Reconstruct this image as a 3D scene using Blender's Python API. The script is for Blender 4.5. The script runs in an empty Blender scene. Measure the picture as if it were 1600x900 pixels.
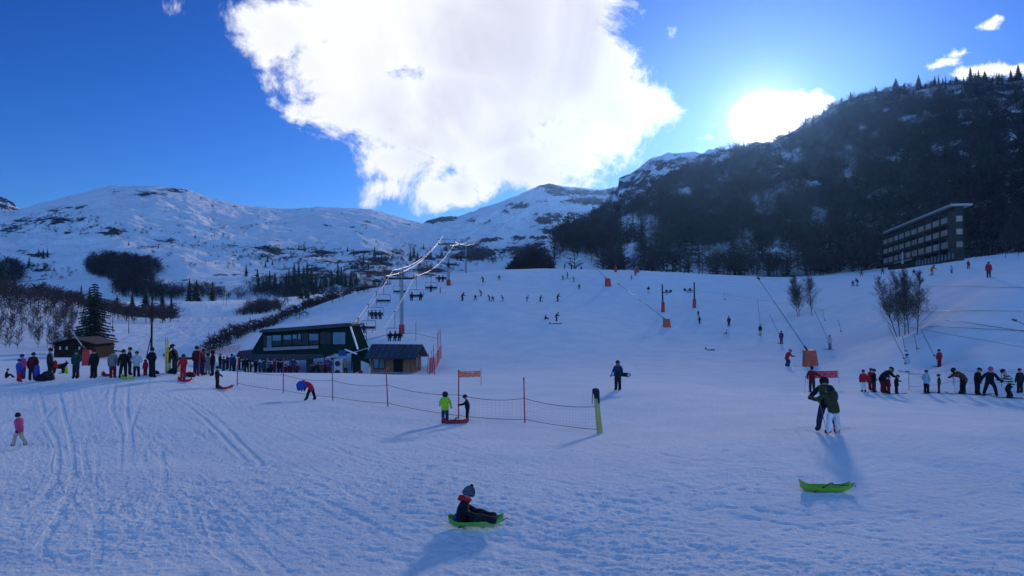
import bpy, bmesh, math, random
import numpy as np
from mathutils import Vector, Matrix

# ------------------------------------------------------------------ camera, sky, sun, exposure
F = 1186.0                      # focal length in photograph pixels (1600 wide)
PITCH = math.atan(34 / F)
CP, SP = math.cos(PITCH), math.sin(PITCH)
scene = bpy.context.scene
COL = scene.collection
cam_d = bpy.data.cameras.new('camera')
cam_d.sensor_width = 36.0
cam_d.lens = 36.0 * F / 1600.0
cam_d.clip_start = 0.1
cam_d.clip_end = 20000
cam = bpy.data.objects.new('camera', cam_d)
cam.rotation_euler = (math.radians(90) + PITCH, 0, 0)
COL.objects.link(cam)
scene.camera = cam

def ray(px, py):
    """direction through a photograph pixel, scaled to forward distance 1"""
    X, Y = (px - 800) / F, (450 - py) / F
    y = CP - Y * SP
    return X / y, (SP + Y * CP) / y

def P(px, py, d):
    x, z = ray(px, py)
    return Vector((x * d, d, z * d))

def azel(px, py):
    x, z = ray(px, py)
    return math.atan2(x, 1), math.atan2(z, math.hypot(x, 1))

SUN_AZ, SUN_EL = azel(1192, 190)
sun_dir = Vector((math.sin(SUN_AZ) * math.cos(SUN_EL), math.cos(SUN_AZ) * math.cos(SUN_EL), math.sin(SUN_EL)))
sl = bpy.data.lights.new('sun', 'SUN')
sl.energy = 1.9
sl.color = (1.0, 0.86, 0.77)
sl.angle = math.radians(5.0)
so = bpy.data.objects.new('sun', sl)
so.rotation_euler = sun_dir.to_track_quat('Z', 'Y').to_euler()
COL.objects.link(so)

scene.view_settings.view_transform = 'Standard'
scene.view_settings.look = 'None'
scene.view_settings.gamma = 1.0
scene.view_settings.exposure = EXPOSURE = 0.50
scene.cycles.use_denoising = True
try:
    scene.cycles.denoiser = 'OPENIMAGEDENOISE'
except Exception:
    pass
scene.cycles.max_bounces = 6
scene.cycles.volume_bounces = 0
scene.cycles.transparent_max_bounces = 12
scene.cycles.sample_clamp_indirect = 4.0

class NT:
    """small helper for node trees"""
    def __init__(s, tree):
        s.t = tree
        s.n = tree.nodes
    def add(s, typ, **kw):
        n = s.n.new(typ)
        for k, v in kw.items():
            setattr(n, k, v)
        return n
    def put(s, sock, v):
        if isinstance(v, bpy.types.NodeSocket):
            s.t.links.new(v, sock)
        elif v is not None:
            sock.default_value = v
    def m(s, op, a, b=None, c=None, clamp=False):
        n = s.add('ShaderNodeMath', operation=op, use_clamp=clamp)
        s.put(n.inputs[0], a)
        if b is not None: s.put(n.inputs[1], b)
        if c is not None: s.put(n.inputs[2], c)
        return n.outputs[0]
    def noise(s, vec, scale, detail=4, rough=0.55, dist=0.0, col=False):
        n = s.add('ShaderNodeTexNoise')
        if vec is not None: s.put(n.inputs['Vector'], vec)
        n.inputs['Scale'].default_value = scale
        n.inputs['Detail'].default_value = detail
        n.inputs['Roughness'].default_value = rough
        n.inputs['Distortion'].default_value = dist
        return n.outputs['Color' if col else 'Fac']
    def mix(s, f, a, b, blend='MIX'):
        n = s.add('ShaderNodeMix', data_type='RGBA', blend_type=blend)
        s.put(n.inputs[0], f)
        for i, v in ((6, a), (7, b)):
            if isinstance(v, tuple) and len(v) == 3: v = (*v, 1)
            s.put(n.inputs[i], v)
        return n.outputs[2]
    def ss(s, x, lo, hi):
        n = s.add('ShaderNodeMapRange', interpolation_type='SMOOTHSTEP')
        s.put(n.inputs[0], x)
        n.inputs[1].default_value = lo
        n.inputs[2].default_value = hi
        return n.outputs[0]
    def vscale(s, vec, sc):
        n = s.add('ShaderNodeMapping')
        s.put(n.inputs[0], vec)
        n.inputs['Scale'].default_value = sc
        return n.outputs[0]

world = bpy.data.worlds.new('World')
scene.world = world
world.use_nodes = True
w = NT(world.node_tree)
w.n.clear()
sky = w.add('ShaderNodeTexSky', sky_type='NISHITA')
sky.sun_disc = False
sky.sun_elevation = SUN_EL
sky.sun_rotation = SUN_AZ
sky.altitude = 1400
sky.air_density = 1.0
sky.dust_density = 0.35
sky.ozone_density = 2.2
hs = w.add('ShaderNodeHueSaturation')
hs.inputs['Saturation'].default_value = 1.25
hs.inputs['Value'].default_value = 1.0
w.put(hs.inputs['Color'], sky.outputs[0])
gam = w.add('ShaderNodeGamma'); gam.inputs['Gamma'].default_value = 1.35
w.put(gam.inputs['Color'], hs.outputs[0])
tint = w.mix(1.0, gam.outputs[0], (0.155, 0.235, 0.405), 'MULTIPLY')
tc = w.add('ShaderNodeTexCoord')
dirv = tc.outputs['Generated']
sep = w.add('ShaderNodeSeparateXYZ'); w.put(sep.inputs[0], dirv)
az = w.m('ARCTAN2', sep.outputs[0], sep.outputs[1])
el = w.m('ARCSINE', sep.outputs[2])
# cloud fields: union of ellipses in azimuth / elevation, broken up with noise
def cloud_field(blobs):
    out = None
    for (px, py, rx, ry) in blobs:
        a, e = azel(px, py)
        ra = rx / F * math.cos(a) ** 2
        re = ry / F * math.cos(a) * math.cos(e) ** 2
        u = w.m('MULTIPLY', w.m('SUBTRACT', az, a), 1 / ra)
        v = w.m('MULTIPLY', w.m('SUBTRACT', el, e), 1 / re)
        q = w.m('MULTIPLY_ADD', v, v, w.m('MULTIPLY', u, u))
        q = w.m('SUBTRACT', 1.0, w.m('SQRT', q))
        q = w.m('MULTIPLY', q, min(rx, ry) / 60.0)
        out = q if out is None else w.m('MAXIMUM', out, q)
    return out
BIG = [(620, 40, 190, 85), (780, 40, 230, 120), (590, 155, 150, 62), (720, 180, 190, 95), (875, 115, 132, 118),
       (950, 178, 88, 66), (830, 255, 130, 60), (640, 250, 80, 42), (720, 292, 38, 38), (470, 35, 105, 42),
       (375, 22, 50, 16), (890, 260, 60, 40), (740, -70, 260, 110), (520, 175, 90, 42), (430, 70, 80, 36), (540, 95, 110, 60), (480, 45, 120, 50), (385, 25, 70, 26), (900, 215, 120, 66), (390, 40, 50, 24), (450, 130, 40, 14), (610, 295, 34, 20), (680, 300, 40, 30)]
fld = cloud_field(BIG)
n1 = w.noise(dirv, 11.0, 12, 0.68, 0.35)
fbm = w.m('SUBTRACT', n1, 0.5)
f1 = w.m('MULTIPLY_ADD', fbm, 2.9, fld)
mask1 = w.ss(f1, -0.10, 0.42)
FILL_CLOUD = w.m('MULTIPLY', w.ss(w.m('MULTIPLY', sep.outputs[1], -1.0), 0.05, 0.5), w.ss(w.noise(dirv, 3.0, 6, 0.6), 0.42, 0.6))  # added cloud bank behind the camera, unseen, lifts ambient light on the snow
SM = [(1212, 178, 78, 36), (1270, 166, 30, 22), (1530, 112, 72, 13), (1470, 100, 26, 8), (1500, 84, 16, 4), (1575, 108, 40, 13),
      (1547, 40, 18, 8), (1560, 30, 10, 5), (1094, 217, 10, 4)]
n2 = w.noise(dirv, 32.0, 7, 0.62, 0.3)
f2 = w.m('MULTIPLY_ADD', w.m('SUBTRACT', n2, 0.5), 0.75, cloud_field(SM))
mask2 = w.ss(f2, -0.03, 0.10)
mask = w.m('MAXIMUM', w.m('MAXIMUM', mask1, mask2), FILL_CLOUD)
FILL_HALF = w.m('GREATER_THAN', 0.0, sep.outputs[1])
# shading inside the cloud: thick grey-lilac heart, brilliant rim
n3 = w.noise(dirv, 4.5, 7, 0.55, 0.5)
thick = w.m('MULTIPLY', w.ss(fld, 0.05, 0.8), w.ss(n3, 0.34, 0.72))
ccol = w.mix(thick, (0.76, 0.77, 0.79), (0.49, 0.48, 0.545))
ccol = w.mix(FILL_HALF, ccol, (0.33, 0.71, 1.45))  # bright blue fill colour for the added bank in the rear half
bg_sky = w.add('ShaderNodeBackground'); w.put(bg_sky.inputs[0], tint); bg_sky.inputs[1].default_value = SKY_STRENGTH = 0.12
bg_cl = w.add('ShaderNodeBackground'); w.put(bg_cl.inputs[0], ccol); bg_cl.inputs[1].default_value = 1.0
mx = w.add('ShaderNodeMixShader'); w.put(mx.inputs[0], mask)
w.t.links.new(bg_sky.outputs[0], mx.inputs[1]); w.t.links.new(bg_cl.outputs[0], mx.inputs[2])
# the sun's aureole in thin cloud
dot = w.add('ShaderNodeVectorMath', operation='DOT_PRODUCT')
w.put(dot.inputs[0], dirv); dot.inputs[1].default_value = sun_dir
ang = w.m('ARCCOSINE', w.m('MINIMUM', dot.outputs['Value'], 1.0))
def gauss(s_deg, amp, p=2):
    q = w.m('POWER', w.m('MULTIPLY', ang, 1 / math.radians(s_deg)), p)
    return w.m('MULTIPLY', w.m('EXPONENT', w.m('MULTIPLY', q, -1.0)), amp)
gl = w.m('ADD', gauss(1.15, 6.0), w.m('ADD', gauss(2.8, 0.30), gauss(6.0, 0.12, 1)))
bg_g = w.add('ShaderNodeBackground'); bg_g.inputs[0].default_value = (1.0, 0.99, 0.98, 1); w.put(bg_g.inputs[1], gl)
ad = w.add('ShaderNodeAddShader')
w.t.links.new(mx.outputs[0], ad.inputs[0]); w.t.links.new(bg_g.outputs[0], ad.inputs[1])
wo = w.add('ShaderNodeOutputWorld'); w.t.links.new(ad.outputs[0], wo.inputs[0])

# ------------------------------------------------------------------ helpers: tags, materials, meshes
def tag(o, label=None, cat=None, group=None, kind=None):
    if label: o['label'] = label
    if cat: o['category'] = cat
    if group: o['group'] = group
    if kind: o['kind'] = kind
    return o

def principled(name, col, rough=0.6, metal=0.0, vary=0.12, vscale=6.0, spec=0.4):
    """procedural material: base colour with a soft noise variation"""
    m = bpy.data.materials.new(name)
    m.use_nodes = True
    t = NT(m.node_tree)
    b = t.n['Principled BSDF']
    tcn = t.add('ShaderNodeTexCoord')
    nz = t.noise(tcn.outputs['Object'], vscale, 4, 0.6)
    c1 = tuple(max(0, c * (1 - vary)) for c in col)
    c2 = tuple(min(1, c * (1 + vary)) for c in col)
    t.put(b.inputs['Base Color'], t.mix(t.ss(nz, 0.3, 0.7), c1, c2))
    b.inputs['Roughness'].default_value = rough
    b.inputs['Metallic'].default_value = metal
    b.inputs['Specular IOR Level'].default_value = spec
    return m

_mc = {}
def M(name, col=None, **kw):
    if name not in _mc:
        _mc[name] = principled(name, col, **kw)
    return _mc[name]

def np_mesh(name, verts, quads, mats=(), smooth=True, tris=False):
    me = bpy.data.meshes.new(name)
    verts = np.ascontiguousarray(verts, dtype=np.float32)
    quads = np.ascontiguousarray(quads, dtype=np.int32)
    k = quads.shape[1]
    me.vertices.add(len(verts)); me.vertices.foreach_set('co', verts.ravel())
    me.loops.add(quads.size); me.loops.foreach_set('vertex_index', quads.ravel())
    me.polygons.add(len(quads))
    me.polygons.foreach_set('loop_start', np.arange(0, quads.size, k, dtype=np.int32))
    me.polygons.foreach_set('loop_total', np.full(len(quads), k, dtype=np.int32))
    me.polygons.foreach_set('use_smooth', np.full(len(quads), smooth, dtype=bool))
    for m in mats: me.materials.append(m)
    me.update(calc_edges=True)
    return me

def link(o, parent=None):
    COL.objects.link(o)
    if parent is not None: o.parent = parent
    return o

def grid_quads(nr, nc):
    i = np.arange(nr - 1)[:, None] * nc + np.arange(nc - 1)[None, :]
    return np.stack([i, i + 1, i + nc + 1, i + nc], -1).reshape(-1, 4)

def vnoise(x, y, seed=0):
    """gradient noise, numpy, about -1..1"""
    xi, yi = np.floor(x).astype(np.int64), np.floor(y).astype(np.int64)
    xf, yf = x - xi, y - yi
    u = xf * xf * xf * (xf * (xf * 6 - 15) + 10)
    v = yf * yf * yf * (yf * (yf * 6 - 15) + 10)
    def g(ix, iy, dx, dy):
        h = (ix * 374761393 + iy * 668265263 + seed * 974634777) & 0x7fffffff
        h = ((h ^ (h >> 13)) * 1274126177) & 0x7fffffff
        a = ((h ^ (h >> 16)) & 1023) * (2 * math.pi / 1024)
        return np.cos(a) * dx + np.sin(a) * dy
    a = g(xi, yi, xf, yf); b = g(xi + 1, yi, xf - 1, yf)
    c = g(xi, yi + 1, xf, yf - 1); d = g(xi + 1, yi + 1, xf - 1, yf - 1)
    return ((a + u * (b - a)) * (1 - v) + (c + u * (d - c)) * v) * 1.5

def fbm2(x, y, octv=5, seed=0, gain=0.5, ridged=False):
    s = np.zeros_like(x); a = 1.0; f = 1.0
    for o in range(octv):
        n = vnoise(x * f, y * f, seed + o * 17)
        if ridged: n = 1 - 2 * np.abs(n)
        s += a * n; a *= gain; f *= 2.03
    return s
def sstep(x, lo, hi):
    t = np.clip((x - lo) / (hi - lo), 0, 1)
    return t * t * (3 - 2 * t)
# ------------------------------------------------------------------ the ground: one height field
CTRL = [  # (photo px, photo py, forward distance)
 # left fore ground up to the ridge with the onlookers
 (0,900,13),(800,900,13),(1600,900,13),(-700,900,13),(2300,900,13),
 (745,825,15.3),(0,820,15.6),(1600,822,15.4),(1290,770,17.6),
 (0,750,20.6),(400,745,20),(800,740,20),(1600,735,20),
 (35,698,26),(400,684,27),(800,690,26),(1290,676,24.6),(1600,674,25),(-700,690,26),(2300,665,25),
 (695,662,31.5),(830,664,32),(935,678,29.5),(717,655,33),(607,635,38),(521,625,41),(487,628,39),(444,614,44),(372,603,45),
 (345,608,43),(312,588,47),(1100,650,33),(1450,648,33),
 (-300,606,41),(0,598,42),(100,592,43),(200,588,44),(260,585,45),(-700,612,40),
 (965,610,46),(820,622,45),(1200,618,45),(1350,612,49),(1440,613,49),(1590,617,48),(1800,615,47),(2300,610,45),
 (444,583,66),(540,583,68),(380,583,64),(700,590,62),(900,590,62),
 # station and hut ground
 (400,586,80),(470,586,80),(540,586,82),(460,583.5,96),(400,583.5,96),(545,583.5,96),(620,584,83),(700,583,80),
 (800,568,88),(1000,560,90),(900,580,72),(1080,575,75),
 # plateau left of the ridge, cabin
 (-300,592,60),(0,588,58),(100,584,58),(200,580,60),(270,575,63),(0,569,82),(60,566,85),(115,559,98),(200,560,105),(20,547,110),
 (280,563,100),
 # valley piste
 (200,545,135),(300,540,140),(180,500,225),(300,498,235),(400,492,240),(240,520,175),(350,518,180),
 (250,492,330),(320,474,360),(390,472,370),(440,471,380),(180,500,290),(460,478,300),(300,503,275),
 # left wooded hill
 (0,520,135),(0,484,200),(0,462,260),(100,500,185),(110,470,280),(-300,440,260),(-700,430,260),(-300,560,100),(-700,560,100),(0,470,330),(-300,455,360),
 # spur edge of the main slope
 (300,564,86),(340,553,96),(380,541,106),(440,506,135),(500,479,153),(560,456,168),(620,442,180),(700,429,188),(800,421,192),
 (870,420,195),(950,422,195),(1050,425,192),(1150,431,188),(1220,435,180),(1300,434,168),(1400,423,156),(1500,408,150),(1600,402,145),(1800,390,140),(2300,370,130),
 # behind the edge
 (380,528,150),(440,500,185),(500,488,200),(560,478,215),(620,466,235),(700,452,240),(800,440,240),(950,436,240),(1150,440,240),(1300,440,230),(1400,426,225),(1500,412,225),(1600,405,215),(1800,395,220),
 (700,432,340),(830,424,340),(950,424,340),(1150,424,330),(1300,418,300),(1500,400,300),(1600,392,300),(1900,380,300),(2300,360,300),
 (560,460,360),(500,470,360),
 # main slope body
 (560,522,112),(627,521,118),(640,490,138),(600,560,95),(720,470,145),(780,470,145),(870,471,148),(700,446,167),(780,438,173),(880,437,176),
 (869,502,122),(900,530,108),(750,540,103),(1040,511,126),(1092,505,128),(1138,510,122),(1188,523,112),(1220,537,100),(1110,548,98),
 (1265,573,77),(1230,573,77),(1297,546,88),(1036,487,140),(1084,481,142),(949,448,166),(1000,470,152),(1150,460,158),
 (1265,613,52),(1415,578,63),(1465,574,63),(1400,525,86),(1425,522,86),(1250,492,118),(1250,455,150),
 (1500,560,60),(1500,520,68),(1500,475,82),(1543,434,94),(1487,426,125),(1340,447,138),(1400,470,110),(1600,560,58),(1600,480,74),(1600,434,94),
 (1800,570,55),(1800,490,72),(1800,430,96),(2300,575,55),(2300,440,95),
]
# far plain towards the mountains
for _px in (-700, -300, 0, 200, 400, 560, 700, 900, 1150, 1400, 1700, 2300):
    _z = {True: 6.0, False: 14.0}[_px < 500]
    CTRL.append((_px, None, 560, _z)); CTRL.append((_px, None, 900, _z + 4))
for _px in (-700, 0, 800, 1600, 2300):
    CTRL.append((_px, None, 2.0, -1.75)); CTRL.append((_px, None, 6.0, -3.5))
_c = []
for c in CTRL:
    if c[1] is None: _c.append((c[0], c[2], c[3]))
    else: _c.append((c[0], c[2], P(c[0], c[1], c[2]).z))
_c = np.array(_c, dtype=float)
def _uv(px, d):
    return px / 320.0, np.log(d) * 3.2
_cu, _cv = _uv(_c[:, 0], _c[:, 1])
def _tps(r2):
    return 0.5 * r2 * np.log(r2 + 1e-9)
def _solve():
    n = len(_c)
    A = np.zeros((n + 3, n + 3))
    A[:n, :n] = _tps((_cu[:, None] - _cu[None]) ** 2 + (_cv[:, None] - _cv[None]) ** 2) + np.eye(n) * 0.004
    Pm = np.stack([np.ones(n), _cu, _cv], 1)
    A[:n, n:] = Pm; A[n:, :n] = Pm.T
    return np.linalg.solve(A, np.concatenate([_c[:, 2], np.zeros(3)]))
_w = _solve()
def Hpd(px, d):
    """height for photo column px and forward distance d (arrays)"""
    px = np.asarray(px, float); d = np.asarray(d, float)
    sh = np.broadcast(px, d).shape
    u, v = _uv(np.broadcast_to(px, sh).ravel(), np.broadcast_to(d, sh).ravel())
    out = np.empty(u.size)
    for s in range(0, u.size, 60000):
        uu, vv = u[s:s + 60000], v[s:s + 60000]
        r2 = (uu[:, None] - _cu[None]) ** 2 + (vv[:, None] - _cv[None]) ** 2
        out[s:s + 60000] = _tps(r2) @ _w[:len(_c)] + _w[-3] + _w[-2] * uu + _w[-1] * vv
    return out.reshape(sh)
def H(x, y):
    """ground height under a point in front of the camera"""
    return float(Hpd(np.array([800 + F * x / max(y, 0.5)]), np.array([max(y, 1.5)]))[0])
_dm = np.exp(np.linspace(math.log(9), math.log(600), 420))
def G(px, py, near=9.0, far=600.0):
    """first ground point seen through a photo pixel"""
    z = Hpd(np.full(_dm.size, px), _dm)
    _, rz = ray(px, py)
    diff = rz * _dm - z
    ok = np.where((diff <= 0) & (_dm >= near) & (_dm <= far))[0]
    if len(ok) == 0:
        i = int(np.argmin(np.where((_dm >= near) & (_dm <= far), np.abs(diff) / _dm, 9))); d = _dm[i]
    else:
        i = ok[0]
        if i == 0: d = _dm[0]
        else:
            a, b = diff[i - 1], diff[i]; t = a / (a - b) if a > b else 1
            d = _dm[i - 1] + (_dm[i] - _dm[i - 1]) * min(max(t, 0), 1)
    x, _ = ray(px, py)
    return Vector((x * d, d, float(Hpd(np.array([px]), np.array([d]))[0])))
def GD(px, d):
    """ground point in photo column px at forward distance d"""
    return Vector(((px - 800) / F * d / CP, d, float(Hpd(np.array([px]), np.array([d]))[0])))

# ---- ski and sledge tracks pressed into the near snow (polylines through photo pixels)
TRACKS = [
 ([(118,600),(128,640),(150,690),(175,740),(190,800)],.05),([(126,600),(138,640),(160,690),(188,745),(205,810)],.05),
 ([(180,600),(175,640),(190,680),(185,740),(165,800)],.045),([(200,600),(198,640),(205,700),(190,770)],.045),
 ([(230,598),(215,640),(200,690),(205,740)],.04),([(245,610),(300,640),(345,680),(385,720)],.05),([(262,612),(320,640),(365,680),(410,725)],.05),
 ([(280,610),(335,635),(390,672),(450,710)],.045),([(300,612),(370,640),(430,672),(520,705)],.04),
 ([(60,605),(70,650),(90,700),(80,760),(20,820)],.035),([(90,600),(100,650),(112,700),(108,770),(60,860)],.035),
 ([(225,628),(320,612),(440,600)],.05),([(380,655),(430,640),(470,630)],.05),
 ([(480,880),(580,830),(700,780),(860,740),(1010,700),(1080,670)],.035),([(500,872),(600,822),(715,775),(880,733),(1020,693)],.03),
 ([(1274,700),(1268,730),(1262,765)],.06),([(1288,700),(1283,730),(1280,765)],.06),
 ([(1240,672),(1255,690),(1270,720)],.04),([(1100,880),(1230,830),(1340,815),(1430,800)],.03),
 ([(820,850),(960,870),(1090,880)],.04),([(1180,720),(1210,690),(1236,672)],.03),
 ([(590,735),(650,738),(720,745),(790,742)],.02),([(30,640),(80,612),(140,604),(260,598)],.05),([(0,612),(120,600),(250,594),(420,590)],.04),
 ([(140,760),(130,700),(150,650),(142,610)],.035),([(330,700),(300,760),(320,840),(380,890)],.03),([(250,700),(255,760),(215,850)],.03),
]
_rng = np.random.default_rng(5)
for _k in range(120):       # many more faint ones running down from the ridge
    _x = _rng.uniform(-60, 620); _y0 = _rng.uniform(600, 780); _sl = _rng.uniform(-0.7, 0.5) + _x / 260 * (0.2 + max(_x, 0) / 300)
    _b = _rng.uniform(-25, 25); _L = _rng.uniform(60, 190)
    TRACKS.append(([(_x, _y0), (_x + _sl * _L * .33 + _b, _y0 + _L * .33), (_x + _sl * _L * .7 - _b * .3, _y0 + _L * .7), (_x + _sl * _L * 1.1, _y0 + _L)], _rng.uniform(.014, .034)))
for _k in range(34):
    _x = _rng.uniform(500, 1600); _y0 = _rng.uniform(640, 860)
    TRACKS.append(([(_x, _y0), (_x + 90, _y0 - _rng.uniform(-6, 22)), (_x + 200, _y0 - _rng.uniform(-10, 50))], _rng.uniform(.015, .03)))

def catmull(pts, n=40):
    pts = [pts[0]] + list(pts) + [pts[-1]]
    out = []
    for i in range(1, len(pts) - 2):
        p0, p1, p2, p3 = [np.array(q, float) for q in pts[i - 1:i + 3]]
        for t in np.linspace(0, 1, n, endpoint=False):
            out.append(0.5 * ((2 * p1) + (-p0 + p2) * t + (2 * p0 - 5 * p1 + 4 * p2 - p3) * t * t + (-p0 + 3 * p1 - 3 * p2 + p3) * t ** 3))
    out.append(np.array(pts[-2], float))
    return out

def build_ground():
    ds = [1.2]
    while ds[-1] < 10.2: ds.append(ds[-1] * 1.07)
    while ds[-1] < 60: ds.append(ds[-1] + max(0.035, ds[-1] ** 2 / 4744 * 0.95))
    while ds[-1] < 215: ds.append(ds[-1] * 1.007)
    while ds[-1] < 640: ds.append(ds[-1] * 1.014)
    while ds[-1] < 3500: ds.append(ds[-1] * 1.15)
    ds = np.array(ds)
    az0 = math.atan(900 / F)
    inner = np.arctan(np.linspace(-900, 900, 1700) / F)
    side = np.concatenate([np.linspace(az0, math.pi, 70)[1:]])
    azs = np.concatenate([-side[::-1], inner, side])
    azc = np.clip(azs, -math.radians(50), math.radians(50))
    pxs = 800 + F * np.tan(azc)
    A, D = np.meshgrid(azs, ds)
    PX = np.broadcast_to(pxs, A.shape)
    # the smooth field on a thinned set of columns, then interpolated across
    ci = np.unique(np.linspace(0, len(azs) - 1, 320).astype(int))
    Zc = Hpd(pxs[ci][None, :], np.minimum(ds, 900)[:, None])
    Z = np.empty(A.shape)
    for r in range(len(ds)): Z[r] = np.interp(np.arange(len(azs)), ci, Zc[r])
    R = D / np.cos(np.broadcast_to(azc, A.shape))
    X, Y = R * np.sin(A), R * np.cos(A)
    # trodden snow: lumps whose size fades with distance
    near = np.where(D < 75)[0].max() + 1
    x, y, d = X[:near], Y[:near], D[:near]
    rough = 0.55 + 0.45 * sstep(fbm2(x / 7, y / 7, 3, 4), -0.5, 0.6)
    groom = sstep(d, 34, 60)
    left = 1 - sstep(PX[:near], 350, 800) * sstep(d, 14, 30) * 0.45
    z = 0.022 * fbm2(x / 0.9, y / 0.6, 4, 11, 0.62) + 0.019 * fbm2(x / 0.30, y / 0.15, 3, 3, 0.7)
    pits = np.clip(vnoise(x / 0.42, y / 0.34, 77) - 0.25, 0, 1) * 0.07 * sstep(fbm2(x / 3.5, y / 3, 3, 21), -0.35, 0.5)
    z = (z - pits) * rough * left * (1 - 0.6 * groom)
    z += 0.06 * fbm2(x / 6, y / 4, 3, 31) * (1 - 0.3 * groom)
    Z[:near] += z * np.clip(1.3 - d / 75, 0.1, 1)
    # tracks: dent the vertices near each polyline
    logd = np.log(ds)
    acc = np.zeros((near, A.shape[1]))
    inner0 = len(side)
    for pts, depth in TRACKS:
        cs = catmull(pts, 60)
        prev = None
        for q in cs:
            if not (-90 < q[0] < 1690): continue
            g = G(q[0], q[1])
            if g.y > 60: continue
            if prev is not None:
                seg = (g - prev).length
                if seg > 3: prev = g; continue
                n = max(1, int(seg / 0.05))
            else: n = 1
            for k in range(n):
                c = g if prev is None else prev.lerp(g, (k + 1) / n)
                r = int(np.searchsorted(ds, c.y)); pxc = 800 + F * c.x / c.y
                cc = inner0 + int((pxc + 100) / 1800 * 1700)
                dr = 1 + int(0.3 / (ds[min(r + 1, len(ds) - 1)] - ds[r])); dc = 2 + int(0.3 / (c.y * 1.06 / F))
                r0, r1, c0, c1 = max(r - dr, 0), min(r + dr + 1, near), max(cc - dc, 0), cc + dc + 1
                if r1 <= r0: continue
                dist = np.hypot(X[r0:r1, c0:c1] - c.x, Y[r0:r1, c0:c1] - c.y)
                prof = -np.exp(-(dist / 0.11) ** 2) + 0.5 * np.exp(-((dist - 0.22) / 0.08) ** 2)
                cur = acc[r0:r1, c0:c1]
                new = prof * depth * 0.38 * (0.6 + 0.4 * math.sin(c.x * 2.1 + c.y * 1.3))
                acc[r0:r1, c0:c1] = np.where(np.abs(new) > np.abs(cur), new, cur)
            prev = g
    Z[:near] += acc
    # moguls and wind texture further off
    fy = D[near:] * 1.0
    Z[near:] += 0.10 * fbm2(X[near:] / 9, Y[near:] / 6, 4, 51) * (1 + 2.5 * sstep(D[near:], 120, 400)) * (1 - sstep(D[near:], 560, 900))
    val = np.exp(-((PX[near:] - 290) / 150) ** 2) * sstep(D[near:], 105, 130) * (1 - sstep(D[near:], 250, 290))
    Z[near:] += val * 0.32 * fbm2(X[near:] / 2.6, Y[near:] / 4.5, 3, 61)
    V = np.stack([X, Y, Z], -1).reshape(-1, 3)
    Q = grid_quads(len(ds), len(azs))
    # a small disc closes the centre
    me = np_mesh('snow_ground', V, Q, [M_SNOW])
    o = bpy.data.objects.new('snow_ground', me)
    link(o); tag(o, kind='structure')
    return o

def snow_material(name, rockmix=False):
    m = bpy.data.materials.new(name); m.use_nodes = True
    t = NT(m.node_tree); b = t.n['Principled BSDF']
    tcn = t.add('ShaderNodeTexCoord'); ob = tcn.outputs['Object']
    n = t.noise(ob, 0.35, 5, 0.6)
    snow = t.mix(t.ss(n, 0.3, 0.7), (0.74, 0.77, 0.82), (0.84, 0.85, 0.87))
    b.inputs['Roughness'].default_value = 0.9
    b.inputs['Specular IOR Level'].default_value = 0.05
    if rockmix:
        at = t.add('ShaderNodeAttribute'); at.attribute_name = 'rock'
        n2 = t.noise(t.vscale(ob, (1, 1, 2.0)), 0.024, 11, 0.70)
        n4 = t.noise(t.vscale(ob, (1, 1, 1.0)), 0.25, 5, 0.6)
        s = t.m('ADD', t.m('MULTIPLY_ADD', t.m('SUBTRACT', n2, 0.5), 2.9, at.outputs['Fac']), t.m('MULTIPLY', t.m('SUBTRACT', n4, 0.5), 0.7))
        fac = t.ss(s, 0.42, 0.56)
        rock = t.mix(t.noise(ob, 0.3, 4), (0.018, 0.023, 0.036), (0.055, 0.060, 0.075))
        t.put(b.inputs['Base Color'], t.mix(fac, snow, rock))
        bp = t.add('ShaderNodeBump'); bp.inputs['Strength'].default_value = 0.6; bp.inputs['Distance'].default_value = 3.0
        t.put(bp.inputs['Height'], t.m('MULTIPLY_ADD', n2, 1.6, fac)); t.put(b.inputs['Normal'], bp.outputs[0])
    else:
        t.put(b.inputs['Base Color'], snow)
        g1 = t.noise(ob, 5.0, 6, 0.7); g2 = t.noise(ob, 28.0, 4, 0.6)
        bp = t.add('ShaderNodeBump'); bp.inputs['Strength'].default_value = 0.8; bp.inputs['Distance'].default_value = 0.09
        t.put(bp.inputs['Height'], t.m('MULTIPLY_ADD', g2, 0.25, g1)); t.put(b.inputs['Normal'], bp.outputs[0])
    return m
M_SNOW = snow_material('snow')
M_MOUNT = snow_material('snow_and_rock', True)
build_ground()

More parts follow.
